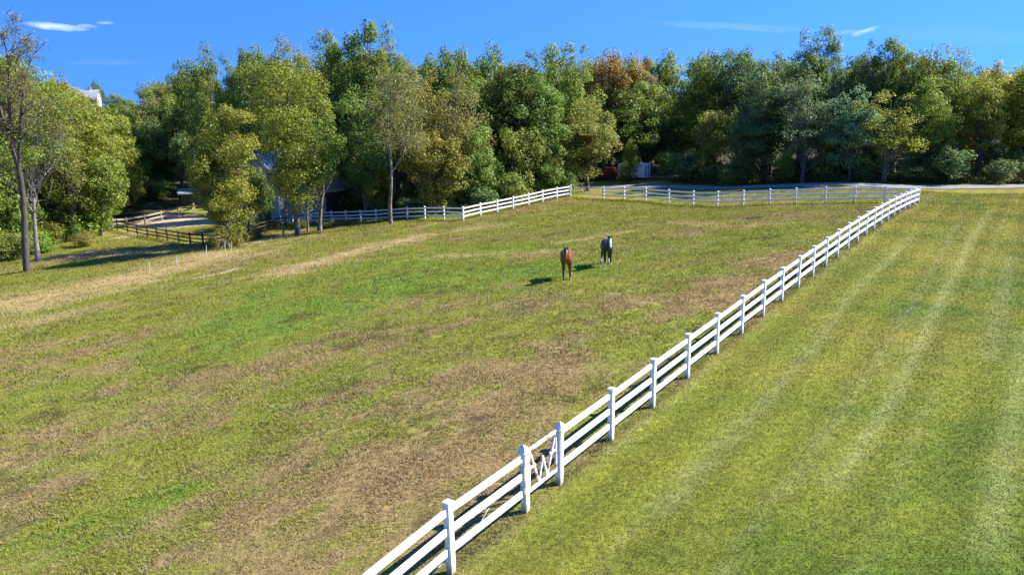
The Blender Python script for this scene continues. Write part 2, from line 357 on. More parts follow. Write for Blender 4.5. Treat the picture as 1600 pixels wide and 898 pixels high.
# ground sheet: one grid, fine where the photo looks, coarse to the horizon
def axis(a, b, step, far):
    c = np.arange(a, b + 1e-6, step); g = [step]
    while sum(g) < far: g.append(g[-1] * 1.22)
    o = np.cumsum(g); return np.r_[(a - o)[::-1], c, b + o]
gx = axis(-60, 60, .4, 5000); gy = axis(6, 112, .4, 5000)
GX, GY = np.meshgrid(gx, gy); gxs, gys = GX.ravel(), GY.ravel()
gzs = terr(gxs, gys)
nx, ny = len(gx), len(gy); I = np.arange(nx * ny).reshape(ny, nx)
F = np.stack([I[:-1, :-1].ravel(), I[:-1, 1:].ravel(), I[1:, 1:].ravel(), I[1:, :-1].ravel()], 1)
gme = np_mesh('ground', np.c_[gxs, gys, gzs], F, True)
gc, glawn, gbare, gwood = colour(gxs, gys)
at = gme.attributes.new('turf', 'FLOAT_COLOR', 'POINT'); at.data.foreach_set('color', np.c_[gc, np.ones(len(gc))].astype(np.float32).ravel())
at = gme.attributes.new('bare', 'FLOAT', 'POINT'); at.data.foreach_set('value', gbare.astype(np.float32))
def ground_mat():
    m = bpy.data.materials.new('turf_ground'); nt, p, out = nodes(m)
    p.inputs['Roughness'].default_value = .95; p.inputs['Specular IOR Level'].default_value = .1
    a = nt.nodes.new('ShaderNodeAttribute'); a.attribute_name = 'turf'
    tc = nt.nodes.new('ShaderNodeTexCoord')
    def noise(s, d=5, r=.6):
        n = nt.nodes.new('ShaderNodeTexNoise'); n.inputs['Scale'].default_value = s; n.inputs['Detail'].default_value = d; n.inputs['Roughness'].default_value = r
        nt.links.new(tc.outputs['Object'], n.inputs['Vector']); return n.outputs[0]
    n1, n2, n3 = noise(5.5, 6, .75), noise(26, 4, .7), noise(1.6, 6, .7)
    def ramp(src, l, h, a_, b_):
        n = nt.nodes.new('ShaderNodeMapRange'); nt.links.new(src, n.inputs[0]); n.inputs[1].default_value = l; n.inputs[2].default_value = h
        n.inputs[3].default_value = a_; n.inputs[4].default_value = b_; return n.outputs[0]
    def mul(x, y):
        n = nt.nodes.new('ShaderNodeMath'); n.operation = 'MULTIPLY'; nt.links.new(x, n.inputs[0]); nt.links.new(y, n.inputs[1]); return n.outputs[0]
    k = mul(mul(ramp(n1, .35, .65, .62, 1.32), ramp(n2, .3, .7, .65, 1.3)), ramp(n3, .35, .65, .88, 1.12))
    v = nt.nodes.new('ShaderNodeVectorMath'); v.operation = 'SCALE'; nt.links.new(a.outputs['Color'], v.inputs[0]); nt.links.new(k, v.inputs['Scale'])
    # thatch tint
    mx = nt.nodes.new('ShaderNodeMixRGB'); nt.links.new(ramp(n2, .5, .72, 0, .45), mx.inputs[0]); nt.links.new(v.outputs[0], mx.inputs[1]); mx.inputs[2].default_value = (.27, .215, .065, 1)
    nt.links.new(mx.outputs[0], p.inputs['Base Color'])
    b = nt.nodes.new('ShaderNodeBump'); b.inputs['Strength'].default_value = .9; b.inputs['Distance'].default_value = .05
    nt.links.new(n1, b.inputs['Height']); nt.links.new(b.outputs[0], p.inputs['Normal'])
    return m
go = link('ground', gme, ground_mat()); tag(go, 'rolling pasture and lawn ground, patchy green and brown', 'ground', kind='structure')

# gravel lane: ribbon draped on the ground
def lane(pts, w, lift, name, m):
    P = []
    for a, b in zip(pts[:-1], pts[1:]):
        for k in range(12): P.append(a.lerp(b, k / 12))
    P.append(pts[-1]); P = [Vector((p.x, p.y, 0)) for p in P]
    for _ in range(30):
        P = [P[0]] + [(P[i - 1] + P[i] * 2 + P[i + 1]) / 4 for i in range(1, len(P) - 1)] + [P[-1]]
    V = []; nj = 7; rng = np.random.default_rng(5)
    for i, p in enumerate(P):
        d = (P[min(i + 1, len(P) - 1)] - P[max(i - 1, 0)]).normalized(); s = Vector((d.y, -d.x, 0))
        e0, e1 = rng.normal(0, .12, 2)
        for k in range(nj):
            u = -1 + 2 * k / (nj - 1); q = p + s * (u * w / 2 + (e0 if k == 0 else e1 if k == nj - 1 else 0)); V.append((q.x, q.y))
    V = np.array(V); Z = terr(V[:, 0], V[:, 1]) + lift
    n = len(P); I = np.arange(n * nj).reshape(n, nj)
    F = np.stack([I[:-1, :-1].ravel(), I[1:, :-1].ravel(), I[1:, 1:].ravel(), I[:-1, 1:].ravel()], 1)
    return link(name, np_mesh(name, np.c_[V, Z], F[:, ::-1], True), m)
MT['gravel'] = mat('gravel', (.27, .27, .275), (.17, .17, .175), 3, .95, .5, detail=10)
LANE = [Vector(p) for p in [(-6, 112, 0), (4, 103, 0), (11, 100, 0), (17, 94, 0), (24, 84, 0), (32, 76.5, 0), (40, 74, 0), (50, 73.5, 0), (62, 73.5, 0), (110, 73.5, 0)]]
tag(lane(LANE, 3.4, .05, 'gravel_road', MT['gravel']), 'pale grey gravel lane running behind the far white fence', 'road', kind='structure')

# ------------------------------------------------------------------ vegetation
def leaf_mat(name, base, alt, alt_amt=.25, trans=.5):
    m = bpy.data.materials.new(name); nt, p, out = nodes(m)
    p.inputs['Roughness'].default_value = .5; p.inputs['Specular IOR Level'].default_value = .35
    a = nt.nodes.new('ShaderNodeAttribute'); a.attribute_name = 'tint'
    oi = nt.nodes.new('ShaderNodeObjectInfo')
    sep = nt.nodes.new('ShaderNodeSeparateColor'); nt.links.new(a.outputs['Color'], sep.inputs[0])
    # object colour is the species colour; tint.r = brightness, tint.g = share of turned leaves
    mr = nt.nodes.new('ShaderNodeMapRange'); mr.inputs[1].default_value = 1 - alt_amt - .12; mr.inputs[2].default_value = 1 - alt_amt + .12
    nt.links.new(sep.outputs[1], mr.inputs[0])
    mx = nt.nodes.new('ShaderNodeMixRGB'); nt.links.new(mr.outputs[0], mx.inputs[0]); nt.links.new(oi.outputs['Color'], mx.inputs[1]); mx.inputs[2].default_value = (*alt, 1)
    v = nt.nodes.new('ShaderNodeVectorMath'); v.operation = 'SCALE'; nt.links.new(mx.outputs[0], v.inputs[0]); nt.links.new(sep.outputs[0], v.inputs['Scale'])
    nt.links.new(v.outputs[0], p.inputs['Base Color'])
    t = nt.nodes.new('ShaderNodeBsdfTranslucent'); nt.links.new(v.outputs[0], t.inputs['Color'])
    ms = nt.nodes.new('ShaderNodeMixShader'); ms.inputs[0].default_value = trans
    nt.links.new(p.outputs[0], ms.inputs[1]); nt.links.new(t.outputs[0], ms.inputs[2]); nt.links.new(ms.outputs[0], out.inputs['Surface'])
    return m
MT['leaf'] = leaf_mat('leaves', None, (.26, .24, .035), .2)
MT['leaf_turn'] = leaf_mat('turning_leaves', None, (.34, .25, .04), .32)
MT['leaf_orange'] = leaf_mat('orange_leaves', None, (.42, .22, .05), .36)

def leaves_mesh(C, N, S, tint, rng, name='crown'):
    """one folded leaf-spray per row: centre C, normal N, size S"""
    n = len(C)
    N = N / (np.linalg.norm(N, axis=1, keepdims=True) + 1e-9)
    a = rng.normal(size=(n, 3)); a -= (a * N).sum(1, keepdims=True) * N; a /= np.linalg.norm(a, axis=1, keepdims=True)
    b = np.cross(N, a); S = S[:, None]
    w = rng.uniform(.45, .8, (n, 1))
    V = np.stack([C - a * S * .5, C + b * S * w * .5 + N * S * .12, C + a * S * .5 - N * S * .1, C - b * S * w * .5 + N * S * .12], 1).reshape(-1, 3)
    F = np.arange(4 * n).reshape(n, 4)
    me = np_mesh(name, V, F)
    at = me.attributes.new('tint', 'FLOAT_COLOR', 'FACE')
    at.data.foreach_set('color', np.c_[tint, np.zeros(n), np.ones(n)].astype(np.float32).ravel())
    return me
def tubes_mesh(segs, name='trunk', n=6):
    """segs: list of (points (k,3), radii (k,))"""
    V = []; F = []; o = 0
    for P, r in segs:
        P = np.asarray(P, float); r = np.asarray(r, float); k = len(P)
        T = np.gradient(P, axis=0); T /= np.linalg.norm(T, axis=1, keepdims=True) + 1e-9
        ref = np.array([.31, .17, .05]) if abs(T[0, 2]) > .5 else np.array([.1, .05, 1.0])
        A = np.cross(T, ref); A /= np.linalg.norm(A, axis=1, keepdims=True) + 1e-9; B = np.cross(T, A)
        nn = n if r[0] > .07 else 3
        th = np.arange(nn) * 2 * np.pi / nn
        ring = P[:, None, :] + r[:, None, None] * (np.cos(th)[None, :, None] * A[:, None, :] + np.sin(th)[None, :, None] * B[:, None, :])
        V.append(ring.reshape(-1, 3))
        i = np.arange((k - 1))[:, None] * nn; j = np.arange(nn)[None, :]; j2 = (j + 1) % nn
        F.append(np.stack([i + j, i + j2, i + nn + j2, i + nn + j], -1).reshape(-1, 4) + o); o += k * nn
    return np_mesh(name, np.concatenate(V), np.concatenate(F), True)
def bend(p, q, rng, k=5, amt=.08, sag=0):
    p = np.asarray(p, float); q = np.asarray(q, float); L = np.linalg.norm(q - p); t = np.linspace(0, 1, k)[:, None]
    off = rng.normal(size=3) * L * amt; off2 = rng.normal(size=3) * L * amt * .5
    P = p * (1 - t) + q * t + off * np.sin(np.pi * t) + off2 * np.sin(2 * np.pi * t); P[:, 2] += (sag * L * np.sin(np.pi * t))[:, 0]
    return P
def make_tree(seed, Ht=15., Rr=4., cb=.15, lobes=6, clumps=80, per=150, leaf=.26, lean=(0, 0), trunk_r=None, top=.5, tight=.5, shape=1.0, lowlimbs=True, turned=0.):
    """returns (trunk mesh, crown mesh) for a broadleaf tree Ht high with crown radius Rr"""
    rng = np.random.default_rng(seed); tr = trunk_r or Ht * .018 + .02
    lx, ly = lean
    L = []
    for i in range(lobes):
        a = rng.uniform(0, 2 * np.pi) if i else 0; rho = 0 if i == 0 else Rr * rng.uniform(.35, .62)
        hz = Ht if i == 0 else Ht * rng.uniform(top, .97)
        zb = Ht * cb * rng.uniform(.9, 1.6)
        zc = (hz + zb) / 2 if i == 0 else max(zb + .18 * Ht, hz - Ht * rng.uniform(.14, .28))
        rr = Rr * (rng.uniform(.50, .66) if i else .62)
        L.append((np.array([np.cos(a) * rho, np.sin(a) * rho, zc]), rr, max(hz - zc, .1 * Ht)))
    C = []; cl = []
    vol = np.array([r * r * h for _, r, h in L]); vol /= vol.sum()
    for k in range(clumps):
        c, rr, hh = L[rng.choice(len(L), p=vol)]
        v = rng.normal(size=3); v /= np.linalg.norm(v); rad = rng.uniform(.55, 1.0) ** .5
        p = c + v * np.array([rr, rr, hh]) * rad * (1 - .12)
        if p[2] < Ht * cb: p[2] = Ht * (cb + rng.uniform(0, .15))
        cl.append((p, (.13 + .12 * rng.random()) * Rr * (1.15 - .35 * p[2] / Ht) + .2))
    out = []; nor = []; br = []; gg = []
    for p, rc in cl:
        n = int(1.3 * per * (rc / (.2 * Rr + .2)) ** 2 * rng.uniform(.7, 1.2)) + 8
        v = rng.normal(size=(n, 3)); v /= np.linalg.norm(v, axis=1, keepdims=True)
        rad = rc * rng.uniform(.25, 1.08, (n, 1)) ** tight
        q = p + v * rad * np.array([1.1, 1.1, .75]); q[:, 2] -= .15 * rad[:, 0] * (v[:, 0] ** 2 + v[:, 1] ** 2)
        out.append(q); ax = p - np.array([0, 0, Ht * .45]); ax /= np.linalg.norm(ax) + 1e-6
        nor.append(v * 1.0 + rng.normal(size=(n, 3)) * .55 + np.array([0, 0, .35]) + ax * .35)
        cb_ = rng.uniform(.82, 1.18); br.append(cb_ * rng.uniform(.55, 1.45, n)); cg = rng.normal(0, .13) + (.10 if p[2] > .7 * Ht else 0)
        gg.append(np.clip(rng.beta(1.6, 1.6, n) * .85 + cg + turned, 0, 1))
    C = np.concatenate(out); N = np.concatenate(nor); S = leaf * rng.uniform(.38, 1.3, len(C))
    lf = (C[:, 2] / Ht); C[:, 0] += lx * lf ** 1.3; C[:, 1] += ly * lf ** 1.3
    keep = C[:, 2] > .25
    C, N, S = C[keep], N[keep], S[keep]; T = np.c_[np.concatenate(br)[keep], np.concatenate(gg)[keep]]
    crown = leaves_mesh(C, N, S, T, rng)
    # trunk and limbs
    ks = np.linspace(0, 1, 9); wob = rng.normal(0, .012 * Ht, 2)
    def axis_(t): return np.array([lx * t ** 1.3 + wob[0] * math.sin(3 * t), ly * t ** 1.3 + wob[1] * math.sin(2.6 * t), Ht * .84 * t])
    segs = [([axis_(t) for t in ks], [tr * (1.45 if t == 0 else 1) * (1 - .93 * t) + .012 for t in ks])]
    segs[0][0][0] = segs[0][0][0] - np.array([0, 0, .4])
    order = rng.permutation(len(cl))[:min(len(cl), 46)]
    for k in order:
        p, rc = cl[k]; f = p[2] / Ht
        h0 = np.clip(f - rng.uniform(.08, .30), cb * .8, .9); a0 = axis_(h0)
        q = p + np.array([lx, ly, 0]) * f ** 1.3; q = q - np.array([0, 0, rc * .2])
        if np.linalg.norm(q - a0) > .4:
            r0 = max(.02, tr * (1 - .9 * h0) * rng.uniform(.3, .55))
            segs.append((bend(a0, q, rng, 5, .07, -.05), np.linspace(r0, .015, 5)))
            for _ in range(2):
                e = q + rng.normal(size=3) * rc * .7; segs.append((bend(q * .6 + a0 * .4, e, rng, 3, .06), [r0 * .45, r0 * .3, .01]))
    return tubes_mesh(segs), crown
def make_bare(seed, Ht, Rr, fork=.35, lean=(0, 0), leaves=1500, leaf=.2, tr=.25, twigs=5, stems=3, spread=.5):
    """open crowned, half bare tree: recursive limbs, few leaves on the twigs"""
    rng = np.random.default_rng(seed); segs = []; tips = []
    def grow(p, d, L, r, lev):
        q = p + d * L; P = bend(p, q, rng, 5, .07 if lev < 2 else .11); segs.append((P, np.linspace(r, r * .55, 5)))
        if lev >= 2: tips.extend([P[2], P[3], P[4]])
        if lev >= 4 or L < .35: tips.append(q); return
        nb = 3 if lev < 2 else twigs - 1 if lev == 2 else 2
        for k in range(nb):
            t = rng.uniform(.45, 1.0) if k else 1.0; s = P[int(t * 4)]
            dd = d + rng.normal(size=3) * (spread + .1 * lev); dd[2] += .18; dd /= np.linalg.norm(dd)
            grow(s, dd, L * rng.uniform(.5, .78), r * .55 * (rng.uniform(.7, 1)), lev + 1)
    base = np.array([0, 0, 0.]); fk = np.array([lean[0] * fork, lean[1] * fork, Ht * fork])
    P = bend(base, fk, rng, 7, .025); P[0, 2] -= .4; segs.append((P, np.linspace(tr * 1.25, tr * .8, 7)))
    for k in range(stems):
        a = 2 * np.pi * (k + rng.uniform(0, .6)) / stems; sp = Rr / Ht * 1.1
        top = np.array([lean[0] + math.cos(a) * Rr * .45, lean[1] + math.sin(a) * Rr * .45, Ht * rng.uniform(.78, .95)])
        S = bend(fk, top, rng, 9, .05); segs.append((S, np.linspace(tr * .62, .03, 9)))
        for m in range(2, 9):
            for _ in range(2):
                an = rng.uniform(0, 2 * np.pi); d = np.array([math.cos(an), math.sin(an), rng.uniform(.35, 1.1)]); d /= np.linalg.norm(d)
                grow(S[m], d, Rr * rng.uniform(.3, .6) * (1.15 - .07 * m), tr * .26 * (1.15 - m * .1), 1)
    segs = [(p, np.maximum(r, .014)) for p, r in segs]
    tips = np.array(tips); idx = rng.choice(len(tips), leaves); C = tips[idx] + rng.normal(size=(leaves, 3)) * .28
    N = rng.normal(size=(leaves, 3)) + np.array([0, 0, .5]); S = leaf * rng.uniform(.6, 1.3, leaves)
    T = np.c_[rng.uniform(.7, 1.3, leaves), np.clip(rng.uniform(0, 1, leaves), 0, 1)]
    return tubes_mesh(segs), leaves_mesh(C, N, S, T, rng)

G = dict(green=(0.189, 0.287, 0.044), mid=(0.238, 0.329, 0.049), dark=(0.152, 0.250, 0.073), olive=(0.275, 0.311, 0.054), yellow=(0.403, 0.403, 0.043), lime=(.275, .315, .040),
         bluish=(0.189, 0.299, 0.128), orange=(0.390, 0.305, 0.061), rust=(0.305, 0.195, 0.061), grey=(0.244, 0.287, 0.091), bush=(0.226, 0.384, 0.041), tan=(0.293, 0.268, 0.073))
def jit(c, rng, a=.10):
    k = 1 + rng.normal(0, a); return (max(.01, c[0] * k * (1 + rng.normal(0, a * .6))), c[1] * k, max(.008, c[2] * k * (1 + rng.normal(0, a))), 1)
PROTO = {}
def proto(kind, i):
    key = (kind, i)
    if key not in PROTO:
        a = dict(dense=dict(Ht=15, Rr=4.2, cb=.06, lobes=10, clumps=135, per=125, leaf=.28, tight=.42, top=.6),
                 tall=dict(Ht=18, Rr=4.0, cb=.14, lobes=12, clumps=130, per=125, leaf=.27, tight=.42, top=.6),
                 open=dict(Ht=16, Rr=4.2, cb=.15, lobes=11, clumps=120, per=72, leaf=.25, top=.55, tight=.6),
                 shrub=dict(Ht=3, Rr=1.9, cb=.02, lobes=5, clumps=34, per=110, leaf=.17, trunk_r=.05, top=.5),
                 low=dict(Ht=8, Rr=3.2, cb=.03, lobes=9, clumps=85, per=110, leaf=.25, top=.4, tight=.45))[kind]
        tm, cm = make_tree(100 + hash_(kind) + i * 7, **a)
        tm.materials.append(MT['bark_dark'] if i % 2 else MT['bark']); cm.materials.append(MT['leaf'])
        PROTO[key] = (tm, cm, a['Ht'], a['Rr'])
    return PROTO[key]
def hash_(s): return sum(ord(c) * (k + 3) for k, c in enumerate(s)) % 997
RT = random.Random(77); NT = np.random.default_rng(9)
TREES = []
def place(kind, i, x, y, ht, width, colr, label, cat='tree', group=None, name='broadleaf_tree', leafmat=None, rz=None):
    tm, cm, Hp, Rp = proto(kind, i)
    z = gz(x, y)
    e = empty(name, (x, y, z - .05), RT.uniform(0, 6.28) if rz is None else rz, label, cat, group)
    e.scale = (width / 2 / Rp / .98, width / 2 / Rp / .98, ht / Hp)
    t = bpy.data.objects.new('trunk' if cat == 'tree' else 'stem', tm); COL.objects.link(t); t.parent = e
    c = bpy.data.objects.new('crown' if cat == 'tree' else 'foliage', cm); COL.objects.link(c); c.parent = e; c.color = jit(G[colr], NT)
    if leafmat:
        c.material_slots[0].link = 'OBJECT'; c.material_slots[0].material = MT[leafmat]
    TREES.append((x, y, width))
    return e
def ptree(kind, i, px, py, d, wpx, colr, label, **k):
    """top of the tree seen at px,py from the drone; d metres out; wpx crown width"""
    p = unp(px, py, d); z = gz(p.x, p.y)
    return place(kind, i, p.x, p.y, (p.z - z) * 1.065, wpx * d / FPX, colr, label, **k)
def utree(seed, px, py, basepx, basepy, wpx, colr, label, name='broadleaf_tree', bark='bark', leafmat='leaf', bare=False, group=None, **k):
    """a tree of its own shape: foot on the ground under basepx,basepy, top seen at px,py"""
    b = hit(basepx, basepy); r = ray(px, py)
    d = (b.y) / r.y; top = unp(px, py, d); ht = (top.z - b.z) * (1.0 if bare else 1.06)
    Rr = wpx * d / FPX / 2; lean = (top.x - b.x, 0)
    tm, cm = (make_bare if bare else make_tree)(seed, ht, Rr, lean=lean, **k)
    e = empty(name, b, 0, label, 'tree', group)
    t = link('trunk', tm, MT[bark], e); c = link('crown', cm, MT[leafmat], e); c.color = (*G[colr], 1)
    TREES.append((b.x, b.y, Rr * 2)); return e

# --- trees one can tell apart, left to right
utree(11, 6, -8, 42, 424, 140, 'olive', 'tallest half-bare tree at the left edge with thick twisting grey trunk', name='half_bare_tree', bark='bark_dark', leafmat='leaf_turn', bare=True, leaves=3000, leaf=.18, tr=.27, fork=.40, stems=4, spread=.40)
utree(12, 60, 112, 60, 407, 135, 'mid', 'leaning tree with slim grey trunk just right of the thick twisted trunk', bark='bark_pale', leafmat='leaf_turn', cb=.36, lobes=10, clumps=90, per=100, leaf=.17, top=.5, trunk_r=.22, tight=.8)
utree(13, 345, 160, 356, 386, 104, 'lime', 'yellow-green maple with low crown standing alone in front of the barn', name='maple_tree', leafmat='leaf_turn', cb=.07, lobes=13, clumps=210, per=130, leaf=.19, top=.35, trunk_r=.16, tight=.5)
utree(14, 446, 58, 466, 366, 132, 'lime', 'tall bright lime-green tree rising in front of the barn', name='maple_tree', cb=.14, lobes=15, clumps=260, per=120, leaf=.20, top=.45, trunk_r=.24, tight=.5)
utree(15, 450, 225, 442, 369, 60, 'mid', 'thin sapling in front of the dark barn door', name='sapling', cb=.30, lobes=4, clumps=26, per=80, leaf=.2, trunk_r=.07)
utree(16, 510, 170, 499, 361, 100, 'green', 'dark green tree with curved trunk at the near end of the blue-shaded fence', cb=.28, lobes=7, clumps=80, per=110, leaf=.24, trunk_r=.2)
utree(17, 478, 200, 481, 362, 50, 'mid', 'slim dark trunk tree between the lime-green tree and the curved trunk', cb=.35, lobes=5, clumps=30, per=80, leaf=.22, trunk_r=.1)
utree(18, 612, 98, 611, 350, 105, 'grey', 'slender grey tree with thin foliage in front of the white fence', name='half_bare_tree', bark='bark', leafmat='leaf_turn', bare=True, leaves=7500, leaf=.18, tr=.17, fork=.33, stems=3, spread=.42)

FR = 'front trees of the wood'
L_ = [
 ('tall', 0, 558, 14, 92, 105, 'green', 'tallest dark green tree topping the skyline behind the barn', {}),
 ('tall', 1, 512, 48, 93, 80, 'green', 'second tall green tree just left of the highest treetop', {}),
 ('tall', 2, 606, 40, 90, 80, 'mid', 'tall green tree just right of the highest treetop', {}),
 ('dense', 0, 560, 130, 86, 110, 'green', 'dark green tree below the highest treetop beside the barn roof', {}),
 ('open', 0, 650, 105, 84, 95, 'olive', 'olive tree with thin leaves right of the slender grey tree', dict(leafmat='leaf_turn')),
 ('open', 1, 705, 108, 82, 105, 'tan', 'yellowish-brown tree behind the fence corner', dict(leafmat='leaf_turn')),
 ('low', 0, 680, 205, 80.5, 100, 'olive', 'low olive tree close behind the shaded fence', dict(leafmat='leaf_turn')),
 ('low', 1, 745, 190, 83, 80, 'mid', 'low green tree behind the fence corner post', {}),
 ('dense', 1, 770, 62, 98, 90, 'green', 'tall green tree on the skyline above the fence corner', {}),
 ('dense', 2, 715, 72, 100, 85, 'green', 'dark skyline tree left of the tree above the fence corner', {}),
 ('dense', 3, 668, 80, 101, 70, 'green', 'dark bushy skyline tree in the dip right of the highest treetop', {}),
 ('tall', 3, 835, 78, 89, 110, 'green', 'broad green tree behind the sunlit fence run', {}),
 ('dense', 4, 885, 68, 97, 95, 'mid', 'green skyline tree above the metal gate', {}),
 ('dense', 5, 918, 150, 92, 110, 'olive', 'olive-green tree spreading over the metal gate end of the fence', dict(leafmat='leaf_turn')),
 ('low', 2, 800, 190, 86, 90, 'olive', 'low olive tree close behind the sunlit fence run', {}),
 ('low', 3, 860, 200, 89, 80, 'mid', 'low green tree behind the sunlit fence, left of the olive tree', {}),
 ('dense', 0, 955, 74, 110, 95, 'orange', 'orange-brown autumn tree on the skyline', dict(leafmat='leaf_orange')),
 ('tall', 0, 1000, 78, 112, 60, 'rust', 'small rust-tinted tree just right of the orange one', dict(leafmat='leaf_turn')),
 ('dense', 1, 1045, 74, 118, 90, 'mid', 'rounded green tree above the white trailer', {}),
 ('low', 1, 1060, 150, 113, 90, 'mid', 'leafy mid-green tree right of the white trailer', {}),
 ('dense', 3, 1100, 76, 104, 80, 'green', 'green tree behind the gravel lane, second right of the trailer', {}),
 ('low', 2, 1120, 165, 96, 80, 'olive', 'low olive tree at the lane edge right of the trailer', dict(leafmat='leaf_turn')),
 ('dense', 2, 1160, 74, 100, 90, 'dark', 'dark green tree at the shaded bend of the wood', {}),
 ('tall', 0, 1185, 120, 90, 80, 'dark', 'dark lower tree over the lane at the shaded bend', {}),
 ('dense', 5, 1215, 76, 92, 85, 'bluish', 'bluish-green tree left of the twin tall treetops', {}),
 ('tall', 2, 1262, 50, 87, 78, 'dark', 'left one of the twin tall treetops behind the lane', {}),
 ('tall', 1, 1297, 40, 88, 72, 'bluish', 'right one of the twin tall treetops behind the lane', {}),
 ('open', 3, 1265, 118, 83, 85, 'bluish', 'grey-green tree under the twin treetops', {}),
 ('dense', 4, 1335, 88, 89, 80, 'dark', 'dark tree in the skyline dip between the tall pairs', {}),
 ('tall', 3, 1368, 60, 86, 60, 'dark', 'narrow dark tall tree left of the forked tall tree', {}),
 ('tall', 0, 1400, 42, 85, 80, 'green', 'tall forked-top tree behind the far end of the near fence', {}),
 ('open', 2, 1395, 140, 81, 100, 'lime', 'thin yellow-green tree under the forked-top tree', {}),
 ('dense', 0, 1450, 72, 85, 85, 'mid', 'green tree right of the forked-top tree', {}),
 ('open', 0, 1508, 64, 84, 80, 'green', 'open thin-topped tree rising near the right edge', {}),
 ('dense', 1, 1560, 92, 84, 95, 'yellow', 'bright yellow-green tree near the right edge', {}),
 ('open', 3, 1545, 118, 82, 80, 'lime', 'lime-tinted thin tree near the right edge', {}),
 ('dense', 3, 1610, 92, 83, 90, 'lime', 'yellow-green tree cut by the right edge of the photo', {}),
 ('tall', 1, 1460, 118, 82, 80, 'green', 'dark lower tree behind the lane under the thin-topped tree', {}),
 ('dense', 5, 1340, 132, 82, 85, 'bluish', 'blue-green lower tree behind the lane, left of the yellow-green thin one', {}),
 ('tall', 2, 318, 70, 104, 75, 'green', 'tall green tree on the skyline left of the lime-green tree', {}),
 ('tall', 3, 350, 82, 100, 60, 'green', 'second skyline tree left of the lime-green tree', {}),
 ('dense', 2, 385, 72, 98, 75, 'mid', 'green skyline tree touching the left of the lime-green tree', {}),
 ('dense', 4, 285, 95, 118, 70, 'green', 'green tree stepping down the skyline toward the left', {}),
 ('dense', 5, 240, 125, 128, 70, 'mid', 'rounded mid-green tree in the left skyline dip', {}),
 ('open', 1, 215, 132, 126, 70, 'grey', 'greyish half-leafless tree in the left wood', dict(leafmat='leaf_turn')),
 ('dense', 0, 270, 175, 122, 85, 'dark', 'dark tree above the open-sided shed', {}),
 ('dense', 3, 160, 165, 108, 100, 'yellow', 'yellow-green tree in the left wood below the distant house', dict(leafmat='leaf_turn')),
 ('open', 1, 98, 114, 88, 80, 'olive', 'olive-gold tree right of the half-bare tree on the left', dict(leafmat='leaf_turn')),
 ('open', 2, 130, 148, 88, 75, 'olive', 'olive-gold tree below the distant white house', dict(leafmat='leaf_turn')),
 ('open', 3, 88, 185, 80, 80, 'olive', 'low olive-green tree right of the slim leaning trunk', {}),
 ('low', 3, 200, 168, 120, 80, 'mid', 'mid-green tree with soft top above the plank fence end', {}),
 ('low', 1, 235, 190, 124, 80, 'green', 'green tree above the open shed slope', {}),
 ('low', 2, 300, 200, 112, 70, 'dark', 'dark tree right behind the lone maple', {}),
 ('dense', 1, 408, 118, 110, 80, 'green', 'green tree filling the gap between the maple and the lime-green tree', {}),
 ('low', 0, 408, 262, 83, 46, 'dark', 'small dark tree shading the barn gable', {}),
 ('dense', 2, 505, 150, 96, 80, 'green', 'dark tree screening the barn side, right of the lime-green tree', {}),
 ('low', 1, 545, 225, 97, 80, 'green', 'leafy green tree screening the far end of the barn', {}),
 ('low', 2, 478, 262, 95, 60, 'mid', 'small green tree behind the lime-green tree trunk', {}),
 ('low', 0, 215, 205, 121, 90, 'green', 'low green tree behind the shrubs left of the shed', {}),
 ('low', 2, 140, 235, 84, 90, 'mid', 'low fresh green tree left of the paddock', {}),
 ('dense', 2, 15, 120, 80, 120, 'olive', 'olive tree behind the thick twisted trunk', dict(leafmat='leaf_turn')),
 ('low', 1, -20, 215, 76, 110, 'mid', 'low green tree cut by the left edge of the photo', {}),
 ('low', 3, 985, 214, 99.5, 34, 'green', 'small tree in front of the white trailer', {}),
 ('low', 0, 585, 262, 88, 50, 'yellow', 'small yellow tree behind the shaded white fence', dict(leafmat='leaf_turn')),
 ('dense', 5, 148, 122, 285, 24, 'dark', 'tiny round dark tree on the far hill behind the house', {}),
]
L_ += [('low', 2, 121, 143, 200, 28, 'olive', 'olive treetop covering the left half of the far white house', {}), ('low', 1, 137, 147, 205, 24, 'lime', 'lime treetop in front of the far white house', {}), ('low', 0, 104, 136, 200, 28, 'olive', 'olive treetop at the left end of the far white house', {})]
for a in L_:
    if a[2] > 1200: a = a[:4] + (a[4] - 4.5,) + a[5:]
    ptree(*a[:8], group=FR if a[4] < 200 else None, **a[8])

# --- trees behind, filling the wood; they stay below the photographed skyline
SK = [(-200, 60), (0, 60), (85, 112), (130, 145), (165, 142), (190, 133), (265, 95), (300, 78), (350, 88), (390, 80), (430, 66), (480, 60), (530, 45), (600, 60), (640, 110), (660, 86), (700, 82), (760, 68), (800, 80), (880, 74),
      (930, 82), (1000, 80), (1100, 80), (1200, 82), (1240, 75), (1320, 88), (1400, 75), (1480, 82), (1540, 93), (1800, 95)]
rf = random.Random(5); cnt = 0
REG = [(60, 'behind the half-bare tree'), (200, 'above the bright bush mound'), (300, 'above the open shed'), (390, 'left of the tall lime-green tree'), (520, 'behind the barn'),
       (640, 'under the highest treetop'), (740, 'above the fence corner'), (900, 'above the sunlit fence run'), (1000, 'beside the orange tree'), (1110, 'right of the white trailer'), (1230, 'left of the twin tall treetops'),
       (1340, 'around the twin tall treetops'), (1440, 'around the forked-top tree'), (1540, 'below the thin-topped tree'), (9999, 'at the right edge')]
WORD = dict(green='green', mid='fresh green', dark='dark green', olive='olive-green', bluish='bluish-green', lime='lime-green', yellow='yellow-green')
def region(px): return [w for l, w in REG if px < l][0]
kinds = ['dense', 'dense', 'tall', 'low']
